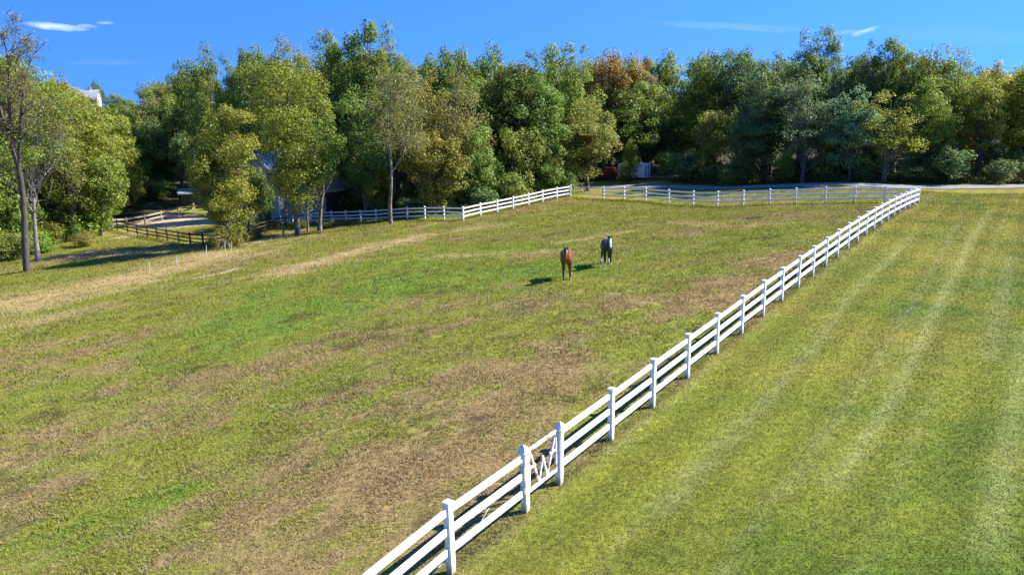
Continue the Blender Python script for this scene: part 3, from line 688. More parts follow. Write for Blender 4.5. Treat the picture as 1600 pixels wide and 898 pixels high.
for row in range(5):
    for xx in np.arange(-95, 112, 6.4):
        x = xx + rf.uniform(-2.6, 2.6); yf = float(np.interp(x, [p[0] for p in WOODF], [p[1] for p in WOODF]))
        y = yf + 3 + row * 7.5 + rf.uniform(-2.2, 2.2)
        if row == 0 and rf.random() < .15: continue
        if min(math.hypot(x - a, y - b) for a, b, _ in TREES) < 3.3: continue
        if -36 < x < -8 and y < 112: continue                     # barn and its yard
        if 5 < x < 27 and y < 113: continue                      # trailer parking
        qa, qb = (x - 17.5) * .97 + (y - 105.5) * .24, (y - 105.5) * .97 - (x - 17.5) * .24
        if -2 < qa < 22 and abs(qb) < 3.2: continue               # added gap in the trees sunward of the trailer, lets sunlight reach it
        v = Vector((x, y, 0)); dep = y * math.cos(TH) + (CAMZ - 6) * math.sin(TH)
        px = 800 + FPX * x / dep
        if px < -250 or px > 1850: continue
        sk = float(np.interp(px, [p[0] for p in SK], [p[1] for p in SK])) + rf.uniform(4, 30)
        ztop = (unp(px, sk, y / ray(px, sk).y)).z
        z = gz(x, y); ht = min((ztop - z) * 1.05, 22)
        if row == 0: ht *= rf.uniform(.7, 1)
        if ht < 5: continue
        k = 'low' if ht < 10 else rf.choice(['dense', 'tall', 'dense'])
        c = rf.choice(['green', 'mid', 'dark', 'olive', 'green', 'bluish']) if px > 1150 else rf.choice(['green', 'mid', 'olive', 'lime', 'green', 'olive'])
        side = ('left of the barn' if px < 390 else 'behind the barn and side fence' if px < 960 else 'behind the gravel lane')
        place(k, rf.randrange(6 if k == 'dense' else 4), x, y, ht, min(9, ht * .5 + 1.5) * rf.uniform(.85, 1.1), c,
              WORD[c] + (' front-row tree of the wood ' if row < 2 else ' back-row tree of the wood ') + region(px), group=WORD[c] + (' front-row trees ' if row < 2 else ' back-row trees ') + region(px),
              leafmat='leaf_turn' if rf.random() < .3 else None); cnt += 1
# left distant slope
for k in range(26):
    px = rf.uniform(60, 320); d = rf.uniform(150, 215); sk = float(np.interp(px, [p[0] for p in SK], [p[1] for p in SK])) + rf.uniform(6, 26)
    if 100 < px < 165: sk = max(sk, 163)
    p = unp(px, sk, d); z = gz(p.x, p.y)
    if p.z - z < 3: continue
    dc = rf.choice(['green', 'mid', 'olive', 'yellow'])
    place('dense' if p.z - z > 8 else 'low', rf.randrange(4), p.x, p.y, p.z - z, rf.uniform(6, 9), dc, WORD[dc] + ' tree far off on the distant slope ' + ('left of' if px < 112 else 'below' if px < 165 else 'just right of' if px < 240 else 'well right of') + ' the far white house', group=WORD[dc] + ' trees on the distant slope'); cnt += 1

# --- shrubs along the wood edge
SH = [(110, 372, 3.6, 5.5, 'bush', 'large bright green bush mound left of the paddock'), (60, 395, 2.6, 4.2, 'bush', 'green bush right behind the two left trunks'), (150, 352, 3.2, 5, 'bush', 'bright bush spilling to the fence end'),
      (205, 322, 4.0, 5, 'lime', 'yellow-green shrub above the plank fence'), (178, 338, 3.0, 4.5, 'lime', 'low lime shrub behind the plank fence end'), (235, 312, 3.2, 4.5, 'mid', 'green shrub left of the shed'),
      (20, 405, 2.8, 4.5, 'olive', 'olive bush at the foot of the thick twisted trunk'), (-15, 398, 3.6, 5, 'mid', 'green bush at the left edge of the photo'), (95, 330, 5, 6, 'mid', 'tall green bush behind the bright mound'), (250, 300, 3, 4, 'green', 'dark green shrub at the top of the tan slope'),
      (130, 385, 1.6, 3.0, 'tan', 'brownish weed thicket at the toe of the bright bush')]
for (px, py, h, w, c, lab) in SH:
    b = hit(px, py); place('shrub', rf.randrange(4), b.x, b.y, h, w, c, lab, cat='bush', name='bush', group='bushes by the paddock')
utree(41, 392, 262, 388, 371, 60, 'green', 'small leafy tree between the lone maple and the barn', cb=.15, lobes=6, clumps=60, per=100, leaf=.2, trunk_r=.1)
for (px, py, h, w, c, lab) in [(470, 358, 1.2, 2.0, 'green', 'low green bush against the dark fence below the barn'), (508, 357, .8, 1.6, 'mid', 'small fresh green bush by the foot of the curved trunk'),
                         (385, 366, 1.8, 2.4, 'green', 'green bush at the dark fence right of the lone maple'), (335, 388, 1.4, 1.8, 'tan', 'brownish weed clump left of the lone maple trunk'),
                         (372, 385, 1.2, 1.4, 'tan', 'brownish weed clump right of the lone maple trunk'), (405, 372, 1.1, 1.8, 'tan', 'brownish weeds below the small leafy tree by the barn'),
                         (520, 355, .9, 1.6, 'tan', 'brownish weeds right of the curved trunk'), (545, 352, .7, 1.5, 'tan', 'low weeds in front of the shaded white fence')]:
    b = hit(px, py); place('shrub', rf.randrange(4), b.x, b.y, h, w, c, lab, cat='bush', name='bush', group='bushes by the barn trees')
for i in range(len(WOODF) - 1):
    a, b = Vector(WOODF[i] + (0,)), Vector(WOODF[i + 1] + (0,)); n = int((b - a).length / 1.9)
    for k in range(n):
        p = a.lerp(b, (k + rf.random()) / n); x, y = p.x + rf.uniform(-.6, .6), p.y + rf.uniform(-.8, 1.6)
        if 6 < x < 24 and y > 99: continue
        px = 800 + FPX * x / (y * .97 + 2)
        if px < -60 or px > 1700: continue
        if 250 < px < 455: continue
        if k % 2: y += 3.2
        c = rf.choice(['green', 'mid', 'olive', 'dark']) if px < 1150 else rf.choice(['dark', 'dark', 'green'])
        place('shrub', rf.randrange(4), x, y, rf.uniform(2, 4.6), rf.uniform(3, 4.6), c,
              WORD[c] + ' bush on the wood edge ' + region(px), cat='bush', name='bush', group=WORD[c] + ' bushes on the wood edge ' + region(px))
print('trees', len(TREES))

for (x, y) in [(5, 114), (8, 113.5), (11, 115), (14, 114), (17, 116), (20, 115), (24, 116), (2, 109), (4, 106), (-8, 100), (-12, 104), (-4, 104)]:
    tc_ = rf.choice(['green', 'dark', 'mid'])
    place('low', rf.randrange(4), x + rf.uniform(-1, 1), y, rf.uniform(6, 9), rf.uniform(5.5, 7), tc_, WORD[tc_] + ' small tree closing the wood ' + ('behind the pickup truck and side fence' if x < 6 else 'right behind the trailer' if x < 21 else 'along the lane right of the trailer'), group=WORD[tc_] + ' small trees behind the parked vehicles')

# undergrowth: low leafy ground cover
def undergrowth():
    rng = np.random.default_rng(3); P = []
    for i in range(len(WOODF) - 1):
        a, b = np.array(WOODF[i]), np.array(WOODF[i + 1]); n = int(np.linalg.norm(b - a) * 420)
        t = rng.random((n, 1)); q = a + (b - a) * t; q[:, 1] += rng.uniform(-1.2, 7, n) * rng.random(n) ** .5; q[:, 0] += rng.normal(0, .5, n); P.append(q)
    P = np.concatenate(P); P = P[(P[:, 0] > -62) & (P[:, 0] < 75)]
    P = P[~((P[:, 0] > 5) & (P[:, 0] < 24) & (P[:, 1] > 98))]
    z = terr(P[:, 0], P[:, 1]); h = .9 * rng.random(len(P)) ** 1.5 * (.3 + fbm(P[:, 0], P[:, 1], 2.5, 7) * 1.7)
    C = np.c_[P, z + h]; N = rng.normal(size=C.shape) + np.array([0, -.2, .9]); S = rng.uniform(.1, .26, len(P))
    T = np.c_[rng.uniform(.6, 1.3, len(P)), rng.random(len(P))]
    me = leaves_mesh(C, N, S, T, rng, 'undergrowth'); o = link('undergrowth', me, MT['leaf_turn']); o.color = (.10, .13, .035, 1)
    tag(o, 'weeds and brambles covering the ground along the wood edge', 'undergrowth', kind='stuff')
undergrowth()

# ------------------------------------------------------------------ grass
def grass_mat():
    m = bpy.data.materials.new('grass_blades'); nt, p, out = nodes(m); p.inputs['Roughness'].default_value = .8; p.inputs['Specular IOR Level'].default_value = .15
    a = nt.nodes.new('ShaderNodeAttribute'); a.attribute_name = 'blade'; nt.links.new(a.outputs['Color'], p.inputs['Base Color'])
    t = nt.nodes.new('ShaderNodeBsdfTranslucent'); nt.links.new(a.outputs['Color'], t.inputs['Color'])
    ms = nt.nodes.new('ShaderNodeMixShader'); ms.inputs[0].default_value = .3
    nt.links.new(p.outputs[0], ms.inputs[1]); nt.links.new(t.outputs[0], ms.inputs[2]); nt.links.new(ms.outputs[0], out.inputs['Surface'])
    return m
GM = grass_mat()
def grass(name, N, rmin, rmax, lawn_side, seed, label):
    rng = np.random.default_rng(seed)
    ang = rng.uniform(-R_(44), R_(44), N); u = rng.random(N); e = .75     # density ~ r^(e-2)
    r = (rmin ** e + u * (rmax ** e - rmin ** e)) ** (1 / e)
    x = r * np.sin(ang); y = r * np.cos(ang)
    sl = side_lawn(x, y); yfar = np.interp(x, [p.x for p in FARP], [p.y for p in FARP])
    is_l = (sl > 0) | ((y > yfar) & (x > 3))
    k = is_l if lawn_side else ~is_l
    x, y, r = x[k], y[k], r[k]
    dl = polyd(x, y, LANE)
    k = (dl > 1.9) & (woodmask(x, y) < .6) & (rng.random(len(x)) > 0)
    if not lawn_side: k &= vnoise(x, y, .22, 5) * .7 + vnoise(x, y, 1.1, 8) * .25 > .20
    x, y, r = x[k], y[k], r[k]
    n = len(x); rnd = rng.random(n); c, lw, br, wd = colour(x, y, rnd)
    k = rng.random(n) > br * .85; x, y, r, c = x[k], y[k], r[k], c[k]; n = len(x)
    sc = (r / 14) ** .5
    L = (rng.uniform(.025, .055, n) if lawn_side else rng.uniform(.035, .10, n) * (.5 + .9 * vnoise(x, y, .8, 9))) * sc
    wv = rng.uniform(.006, .012, n) * sc * (1 if lawn_side else 1.3)
    a = rng.uniform(0, 2 * np.pi, n); lean = rng.uniform(.3, 1.6, n) if lawn_side else rng.uniform(.3, 2.6, n)
    dx, dy = np.cos(a), np.sin(a); cz = 1 / np.sqrt(1 + lean ** 2)
    z = terr(x, y) - .005
    B = np.c_[x, y, z]; D = np.c_[dx * lean * cz, dy * lean * cz, cz] * L[:, None]; a2 = a + np.pi / 2 + rng.uniform(-.6, .6, n)
    W_ = np.c_[np.cos(a2), np.sin(a2), np.zeros(n)] * wv[:, None]
    V = np.stack([B - W_, B + W_, B + D], 1).reshape(-1, 3)
    me = np_mesh(name, V, np.arange(3 * n).reshape(n, 3))
    hue = rng.normal(0, .10, (n, 1)); fk = np.clip(1.25 - r / 70, .4, 1)[:, None]; val = 1.05 + rng.uniform(-.35, .35, (n, 1)) * fk
    c = c * val * np.c_[1 + hue, np.ones(n), 1 - hue]
    pale = rng.random(n) < (.09 if not lawn_side else .04) * np.clip(1.5 - r / 40, .1, 1); c[pale] = np.array((.38, .32, .19)) * rng.uniform(.7, 1.1, (pale.sum(), 1))
    at = me.attributes.new('blade', 'FLOAT_COLOR', 'FACE'); at.data.foreach_set('color', np.c_[np.clip(c, 0, 1), np.ones(n)].astype(np.float32).ravel())
    o = link(name, me, GM); tag(o, label, 'grass', kind='stuff'); print(name, n)
grass('pasture_grass', 1300000, 10, 95, False, 1, 'patchy rough grass and dead thatch of the grazed pasture')
grass('lawn_grass', 1000000, 10, 80, True, 2, 'short mown yellow-green lawn grass right of the white fence')

def fence_grass():
    rng = np.random.default_rng(12); n = 12000; t = rng.uniform(-2, 24.5, n); n_ = len(t)
    x = -1.1965 + t * 2.438 * math.sin(_AL); y = 12.1817 + t * 2.438 * math.cos(_AL)
    off = rng.normal(0, .10, n) + .02; near = np.abs(t - np.round(t - .55) - .55) < .06
    x = x + off * math.cos(_AL); y = y - off * math.sin(_AL); z = terr(x, y) - .01
    k = vnoise(x, y, .9, 4) + .25 * near > .36; x, y, z, near = x[k], y[k], z[k], near[k]; n = len(x)
    L = rng.uniform(.04, .12, n) * (.6 + .8 * vnoise(x, y, .5, 6)); a = rng.uniform(0, 6.28, n); lean = rng.uniform(.1, .9, n); cz = 1 / np.sqrt(1 + lean ** 2)
    B = np.c_[x, y, z]; D = np.c_[np.cos(a) * lean * cz, np.sin(a) * lean * cz, cz] * L[:, None]; W_ = np.c_[-np.sin(a), np.cos(a), np.zeros(n)] * rng.uniform(.006, .012, (n, 1))
    V = np.stack([B - W_, B + W_, B + D], 1).reshape(-1, 3); me = np_mesh('fence_grass', V, np.arange(3 * n).reshape(n, 3))
    m = rng.random((n, 1)); c = (np.array((.16, .19, .035)) * m + np.array((.34, .27, .12)) * (1 - m)) * rng.uniform(.7, 1.2, (n, 1))
    at = me.attributes.new('blade', 'FLOAT_COLOR', 'FACE'); at.data.foreach_set('color', np.c_[c, np.ones(n)].astype(np.float32).ravel())
    tag(link('fence_grass', me, GM), 'longer untrimmed grass along the foot of the near white fence', 'grass', kind='stuff')
fence_grass()

# ------------------------------------------------------------------ fences
def post_mesh():
    b = MB(); b.box((0, 0, .62), (.127, .127, 1.52)); me = None
    return b
def white_post(parent, p, name='post', h=1.372, lean=0, big=1.0, hip=False):
    b = MB(); w = .127 * big; b.box((0, 0, (h - .3) / 2 - .0), (w, w, h + .26)); o = b.build(name, MT['post'], parent, .006)
    o.location = (0, 0, 0)
    c = MB(); t = h + .13 - .15
    t = (h - .3) / 2 + (h + .26) / 2
    c.box((0, 0, t - .012), (w + .026, w + .026, .05))
    k = w / 2 + .013; hh = .10 if hip else .03; z0 = t + .013
    v = [(-k, -k, z0 + .001), (k, -k, z0 + .001), (k, k, z0 + .001), (-k, k, z0 + .001)]
    bv = [c.bm.verts.new(q) for q in v]; ap = c.bm.verts.new((0, 0, z0 + hh))
    for i in range(4): c._f([bv[i], bv[(i + 1) % 4], ap])
    if hip: c.box((0, 0, t - .06), (w + .07, w + .07, .045))
    cap = c.build('post_cap', MT['vinyl'], o, .004)
    o.location = p; return o
def orient(o, d): o.rotation_euler = (0, 0, math.atan2(d.y, d.x))
def fence(name, label, pts, heights=(1.19, .80, .41), rail=(.04, .145), m=MT['vinyl'], posts=True, skip_post=(), hip=(), group=None, h=1.372, jitter=.006, seed=0):
    rg = random.Random(seed)
    mid = pts[len(pts) // 2]; root = empty(name, mid, 0, label, 'fence', group)
    loc = [p - mid for p in pts]
    for i, p in enumerate(loc):
        if i in skip_post: continue
        d = (loc[min(i + 1, len(loc) - 1)] - loc[max(i - 1, 0)])
        if m is MT['vinyl']:
            o = white_post(root, p, h=h, hip=i in hip, big=1.05 if i in hip else 1); orient(o, d); o.rotation_euler.x = rg.gauss(0, .008); o.rotation_euler.y = rg.gauss(0, .010)
        else:
            b = MB(); b.box((0, 0, h / 2 - .1), (.13, .13, h + .3)); o = b.build('post', m, root, .01); o.location = p; orient(o, d)
    for i in range(len(loc) - 1):
        a, b_ = loc[i], loc[i + 1]; d = (b_ - a).normalized()
        for z in heights:
            b = MB(); za, zb = z + rg.gauss(0, jitter), z + rg.gauss(0, jitter)
            b.bar(a + Vector((0, 0, za)) + d * .062, b_ + Vector((0, 0, zb)) - d * .062, *rail); b.build('rail', m, root, .004)
    return root
fence('white_rail_fence', 'near end of the white three-rail fence, up to the W gate', NF0 + NF[:2], hip=(3,), seed=1)
fence('white_rail_fence', 'long white three-rail fence climbing from the W gate to the far corner', NF[2:], hip=(0,), seed=2)
fence('white_rail_fence', 'far white three-rail fence in shade along the gravel lane side', FAR + [NF[-1]], skip_post=(len(FAR),), seed=3, jitter=.012)
fence('white_rail_fence', 'sunlit white fence run sloping up from the pasture corner to the metal gate', SIDE, seed=4, jitter=.012)
fence('white_rail_fence', 'blue-shaded white fence run along the trees left of the pasture corner', [SIDE[0]] + BACK, skip_post=(0,), seed=5, jitter=.02)
fence('plank_fence', 'weathered pale plank fence at the back of the dirt paddock', PLANK, heights=(1.05, .55), rail=(.04, .20), m=MT['plank'], h=1.25, seed=6)
fence('dark_wood_fence', 'dark wooden fence around the front of the dirt paddock', DARK, heights=(1.05, .65, .3), rail=(.05, .12), m=MT['darkwood'], h=1.2, seed=7)
# buried / hanging cord by the near post
cd = MB(); a = NF[1]; b_ = NF[0]; dv = (b_ - a)
nl = Vector((-_sy, _sx, 0))
P = [a + nl * .10 + Vector((0, 0, .62)), a + dv * .14 + nl * .16 + Vector((0, 0, .66)), a + dv * .30 + nl * .2 + Vector((0, 0, .60)), a + dv * .42 + nl * .2 + Vector((0, 0, .45)), a + dv * .5 + nl * .24 + Vector((0, 0, .25)), a + dv * .62 + nl * .25 + Vector((0, 0, .05)), a + dv * .85 + nl * .3 + Vector((0, 0, .02)), a + dv * 1.1 + nl * .2 + Vector((0, 0, .02))]
cd.tube([p - a for p in P], .010, 6); o = cd.build('cord', MT['cord'], None, smooth=True); o.location = a
tag(o, 'loose white cord trailing behind the rails left of the W gate', 'cord')

# --- W gate between the two capped posts
def w_gate():
    A, B = NF[1], NF[2]; d = (B - A); L = math.hypot(d.x, d.y); slope = d.z / L
    root = empty('iron_gate', A, math.atan2(d.y, d.x), 'small rust-speckled white gate with a letter W in its frame', 'gate')
    x0, x1, z0, z1 = .12, L - .12, .36, 1.27
    def P(x, z): return Vector((x, 0, z + slope * x))
    t = .045
    f = MB()
    for a, b in ((P(x0, z1), P(x1, z1)), (P(x0, z0), P(x1, z0))): f.bar(a, b, t, .07)
    for x in (x0 + .02, x1 - .02):
        f.box((x, 0, (z0 + z1) / 2 + slope * x), (.05, t + .004, z1 - z0 - .09))
    f.build('gate_frame', MT['rusty'], root, .004)
    w = MB(); zb, zt = z0 + .045, z1 - .045
    xs = [x0 + .06, x0 + (x1 - x0) * .36, x0 + (x1 - x0) * .5, x0 + (x1 - x0) * .64, x1 - .06]
    zz = [zt, zb, zb + .52, zb, zt]
    for i in range(4):
        a, b = P(xs[i], zz[i]), P(xs[i + 1], zz[i + 1]); dd = (b - a).normalized(); n = Vector((-dd.z, 0, dd.x)) * .022; y = Vector((0, .018 + .002 * i, 0))
        w.hexa([a - n - y, b - n - y, b - n + y, a - n + y, a + n - y, b + n - y, b + n + y, a + n + y])
    w.build('letter_w', MT['rusty'], root, .003)
    c = MB()
    for (xa, xb) in ((x0 + .04, x0 + .27), (x1 - .27, x1 - .04)):
        a, b = P(xa, (z0 + z1) / 2 + .04), P(xb, (z0 + z1) / 2 + .04); c.bar(a, b, t - .012, .05)
    c.build('cross_bar', MT['rusty'], root, .003)
    l = MB(); l.box((.075, 0, .9), (.05, .05, .10)); l.box((.075, 0, .5), (.05, .05, .10)); l.box((-.085, 0.0, .85), (.04, .11, .28)); l.box((-.085, 0, .47), (.04, .11, .14)); l.build('hinge', MT['galv'], root, .004)
w_gate()

# --- thin metal field gate at the top corner
def field_gate():
    A, B = SIDE[-1], FAR[0]; d = B - A; L = math.hypot(d.x, d.y); s = d.z / L
    root = empty('field_gate', A, math.atan2(d.y, d.x), 'thin tubular metal field gate between the two far white fences', 'gate')
    def P(x, z): return (x, 0, z + s * x)
    f = MB()
    for z in (.45, 1.22): f.tube([P(.12, z), P(L - .12, z)], .045, 6)
    for x in (.14, L - .14): f.tube([P(x, .45), P(x, 1.22)], .045, 6)
    f.build('gate_frame', MT['galv'], root, smooth=True)
    b = MB()
    for z in (.64, .83, 1.02): b.tube([P(.14, z), P(L - .14, z)], .010, 5)
    for a, c in ((L * .35, L * .42), (L * .42, L * .5), (L * .66, L * .62)): b.tube([P(a, 1.22), P(c, .42)], .024, 5)
    b.build('brace', MT['galv'], root, smooth=True)
field_gate()

# ------------------------------------------------------------------ buildings
def ribbed(name, c, c2, axis_scale=(14, 0, 0), rough=.45, metal=.2):
    m = mat(name, c, c2, 1.2, rough, 0, metal=metal); nt = m.node_tree
    p = [n for n in nt.nodes if n.type == 'BSDF_PRINCIPLED'][0]
    tc = nt.nodes.new('ShaderNodeTexCoord'); sp = nt.nodes.new('ShaderNodeVectorMath'); sp.operation = 'DOT_PRODUCT'; sp.inputs[1].default_value = axis_scale
    nt.links.new(tc.outputs['Object'], sp.inputs[0]); sn = nt.nodes.new('ShaderNodeMath'); sn.operation = 'SINE'; nt.links.new(sp.outputs['Value'], sn.inputs[0])
    b = nt.nodes.new('ShaderNodeBump'); b.inputs['Strength'].default_value = .6; b.inputs['Distance'].default_value = .03
    nt.links.new(sn.outputs[0], b.inputs['Height']); nt.links.new(b.outputs[0], p.inputs['Normal'])
    return m
MT['barnwall'] = ribbed('pale_metal_siding', (.38, .42, .46), (.28, .31, .34), (20, 20, 0))
MT['barnroof'] = ribbed('galvanised_roof', (.62, .64, .66), (.40, .42, .44), (20, 0, 0), .35, .5)
MT['trim'] = mat('white_trim', (.80, .80, .80))
MT['dark'] = mat('dark_interior', (.012, .010, .010), (.02, .016, .014))
MT['door'] = mat('brown_door', (.075, .035, .026), (.05, .025, .02), 6, .7)
MT['glass'] = mat('window_glass', (.03, .04, .05), None, 2, .08)
def barn():
    ap = unp(400, 240, 92); gzv = gz(ap.x, ap.y) - .1
    Hh = ap.z - gzv; eave = Hh - 2.3; Wd = 8.8; Ln = 18.0
    root = empty('barn', (ap.x, ap.y, gzv), R_(46), 'large pale metal-sided barn hidden behind the tall trees', 'barn')
    # local: x along ridge (away), y across; gable wall at x=0
    h = Wd / 2
    w = MB(); w.prism([(0, -h, -.6), (0, h, -.6), (0, h, eave), (0, 0, Hh - .12), (0, -h, eave)], (Ln, 0, 0)); w.build('wall', MT['barnwall'], root)
    r = MB()
    for sgn in (-1, 1):
        n = Vector((0, sgn * 2.3, h)).normalized() * .1
        a = Vector((-.35, 0, Hh)); b = Vector((-.35, sgn * (h + .45), eave - .45 * 2.3 / h + .12))
        r.prism([a, b, b - Vector((0, 0, .09)), a - Vector((0, 0, .09))], (Ln + .7, 0, 0))
    r.build('roof', MT['barnroof'], root)
    t = MB()
    for sgn in (-1, 1): t.bar((-.40, sgn * .0, Hh - .06), (-.40, sgn * (h + .48), eave - .45 * 2.3 / h + .03), .07, .26)
    t.build('gable_trim', MT['trim'], root)
    for yy in (-h, h):
        t = MB(); t.box((-.03, yy * .992, eave / 2), (.08, .16, eave - .1)); t.build('corner_trim', MT['trim'], root)
    d = MB(); d.box((-.035, -1.6, 1.2), (.07, 1.75, 2.4)); do = d.build('doorway', MT['door'], root)
    f = MB(); f.box((-.06, -2.55, 1.25), (.09, .12, 2.5)); f.box((-.06, -.65, 1.25), (.09, .12, 2.5)); f.box((-.06, -1.6, 2.5), (.09, 2.1, .14)); f.build('door_frame', MT['trim'], do)
    wn = MB(); wn.box((-.03, 1.9, 1.75), (.06, 1.1, .9)); wo_ = wn.build('window', MT['glass'], root)
    f = MB(); f.box((-.05, 1.9, 2.23), (.08, 1.3, .09)); f.box((-.05, 1.9, 1.27), (.08, 1.3, .09)); f.box((-.05, 2.5, 1.75), (.08, .09, .87)); f.box((-.05, 1.3, 1.75), (.08, .09, .87)); f.build('frame', MT['trim'], wo_)
    sd = MB(); sd.box((Ln * .45, -h - .04, 1.6), (3.6, .08, 3.0)); sd.build('side_door', MT['door'], root)
barn()
def open_shed():
    b = hit(303, 321); root = empty('open_shed', b, R_(20), 'small open-sided shed with a flat pale roof beyond the paddock', 'shed')
    r = MB(); r.prism([(-2.0, -1.3, 1.75), (2.0, -1.3, 1.75), (2.0, 1.6, 2.25), (-2.0, 1.6, 2.25)], (0, 0, .08)); r.build('roof', MT['barnroof'], root)
    for x, y, hh in ((-1.8, -1.1, 1.77), (1.8, -1.1, 1.77), (-1.8, 1.4, 2.2), (1.8, 1.4, 2.2)):
        p = MB(); p.box((x, y, hh / 2 - .2), (.13, .13, hh + .38)); p.build('post', MT['darkwood'], root)
    w = MB(); w.box((0, 1.48, .9), (3.6, .05, 1.6)); w.build('back_wall', MT['plank'], root)
open_shed()
def house():
    p = unp(128, 150, 262); z = gz(p.x, p.y); root = empty('house', (p.x, p.y, z - .2), R_(18), 'distant white house with pale roof on the hill at upper left', 'house')
    top = unp(142, 140, 262).z - z + .2
    w = MB(); w.prism([(-5, -4.5, 0), (-5, 4.5, 0), (-5, 4.5, top - 3), (-5, 0, top - .15), (-5, -4.5, top - 3)], (10, 0, 0)); w.build('wall', MT['trim'], root)
    r = MB()
    for s in (-1, 1): r.prism([(-5.4, 0, top), (-5.4, s * 5.1, top - 3.4), (-5.4, s * 5.1, top - 3.6), (-5.4, 0, top - .2)], (10.8, 0, 0))
    r.build('roof', MT['barnroof'], root)
    for x in (-3.4, 0, 3.4):
        for zz in ((top - 3) * .35, (top - 3) * .78):
            g = MB(); g.box((x, -4.53, zz), (.95, .06, 1.3)); go_ = g.build('window', MT['glass'], root)
            f = MB(); f.box((x, -4.55, zz + .7), (1.15, .09, .1)); f.box((x, -4.55, zz - .7), (1.15, .09, .1)); f.build('frame', MT['trim'], go_)
    c = MB(); c.box((2.5, 0, top + .2), (.8, .8, 1.6)); c.build('chimney', MT['plank'], root)
house()

# ------------------------------------------------------------------ trailer and truck
MT['rubber'] = mat('tyre_rubber', (.02, .02, .02), None, 10, .9)
MT['chrome'] = mat('bright_metal', (.6, .6, .6), None, 3, .25, metal=.9)
MT['truckred'] = mat('red_car_paint', (.17, .012, .012), (.13, .010, .010), 2, .25)
MT['white_skin'] = mat('white_trailer_skin', (.86, .87, .88), (.80, .81, .82), 1.2, .35)
MT['redlens'] = mat('red_lens', (.4, .01, .01), None, 2, .3)
MT['lamp'] = mat('headlight_lens', (.8, .8, .78), None, 2, .1)
def wheel(root, x, y, r=.36, w=.22):
    t = MB(); t.cyl((x, y, r), (0, 1, 0), r, w, 24); o = t.build('wheel', MT['rubber'], root, .03)
    k = MB(); k.cyl((x, y, r), (0, 1, 0), r * .58, w + .02, 16); k.build('rim', MT['chrome'], o)
def trailer():
    b = hit(990, 281); root = empty('cargo_trailer', b, R_(-28), 'white enclosed cargo trailer parked under the trees beyond the metal gate', 'trailer')
    L, Wd, z0, z1 = 4.0, 1.9, .42, 2.25
    m = MB(); m.prism([(-L / 2, -Wd / 2, z0), (L / 2, -Wd / 2, z0), (L / 2, -Wd / 2, z1), (-L / 2 + .15, -Wd / 2, z1), (-L / 2, -Wd / 2, z1 - .25)], (0, Wd, 0)); m.build('body', MT['white_skin'], root, .05)
    for x, y in ((L / 2 + .01, -Wd / 2 - .01), (L / 2 + .01, Wd / 2 + .01), (-L / 2, -Wd / 2 - .01)):
        c = MB(); c.box((x, y, (z0 + z1 - .1) / 2), (.09, .09, z1 - z0 - .15)); c.build('corner_trim', MT['dark'], root)
    for s in (-1, 1):
        d = MB(); d.box((L / 2 + .03, s * .44, (z0 + z1) / 2), (.05, .84, z1 - z0 - .2)); do = d.build('rear_door', MT['white_skin'], root, .01)
        h = MB(); h.bar((L / 2 + .08, s * .08, z0 + .15), (L / 2 + .08, s * .08, z1 - .2), .03, .03); h.build('handle', MT['chrome'], do)
        l = MB(); l.box((L / 2 + .05, s * .9, z0 + .12), (.04, .1, .14)); l.build('tail_light', MT['redlens'], root)
        for x in (-.25, .5): wheel(root, x, s * (Wd / 2 + .05), .33, .2)
        f = MB(); f.box((.125, s * (Wd / 2 + .07), .76), (1.6, .26, .05)); f.box((-.7, s * (Wd / 2 + .07), .66), (.05, .26, .2)); f.box((.95, s * (Wd / 2 + .07), .66), (.05, .26, .2)); f.build('fender', MT['chrome'], root)
    h = MB(); h.bar((-L / 2, -.6, .45), (-L / 2 - 1.2, 0, .45), .08, .1); h.bar((-L / 2, .6, .45), (-L / 2 - 1.2, 0, .45), .08, .1); h.box((-L / 2 - 1.2, 0, .45), (.25, .12, .14)); h.bar((-L / 2 - 1.1, .1, .0), (-L / 2 - 1.1, .1, .7), .06, .06); h.build('hitch', MT['dark'], root)
trailer()
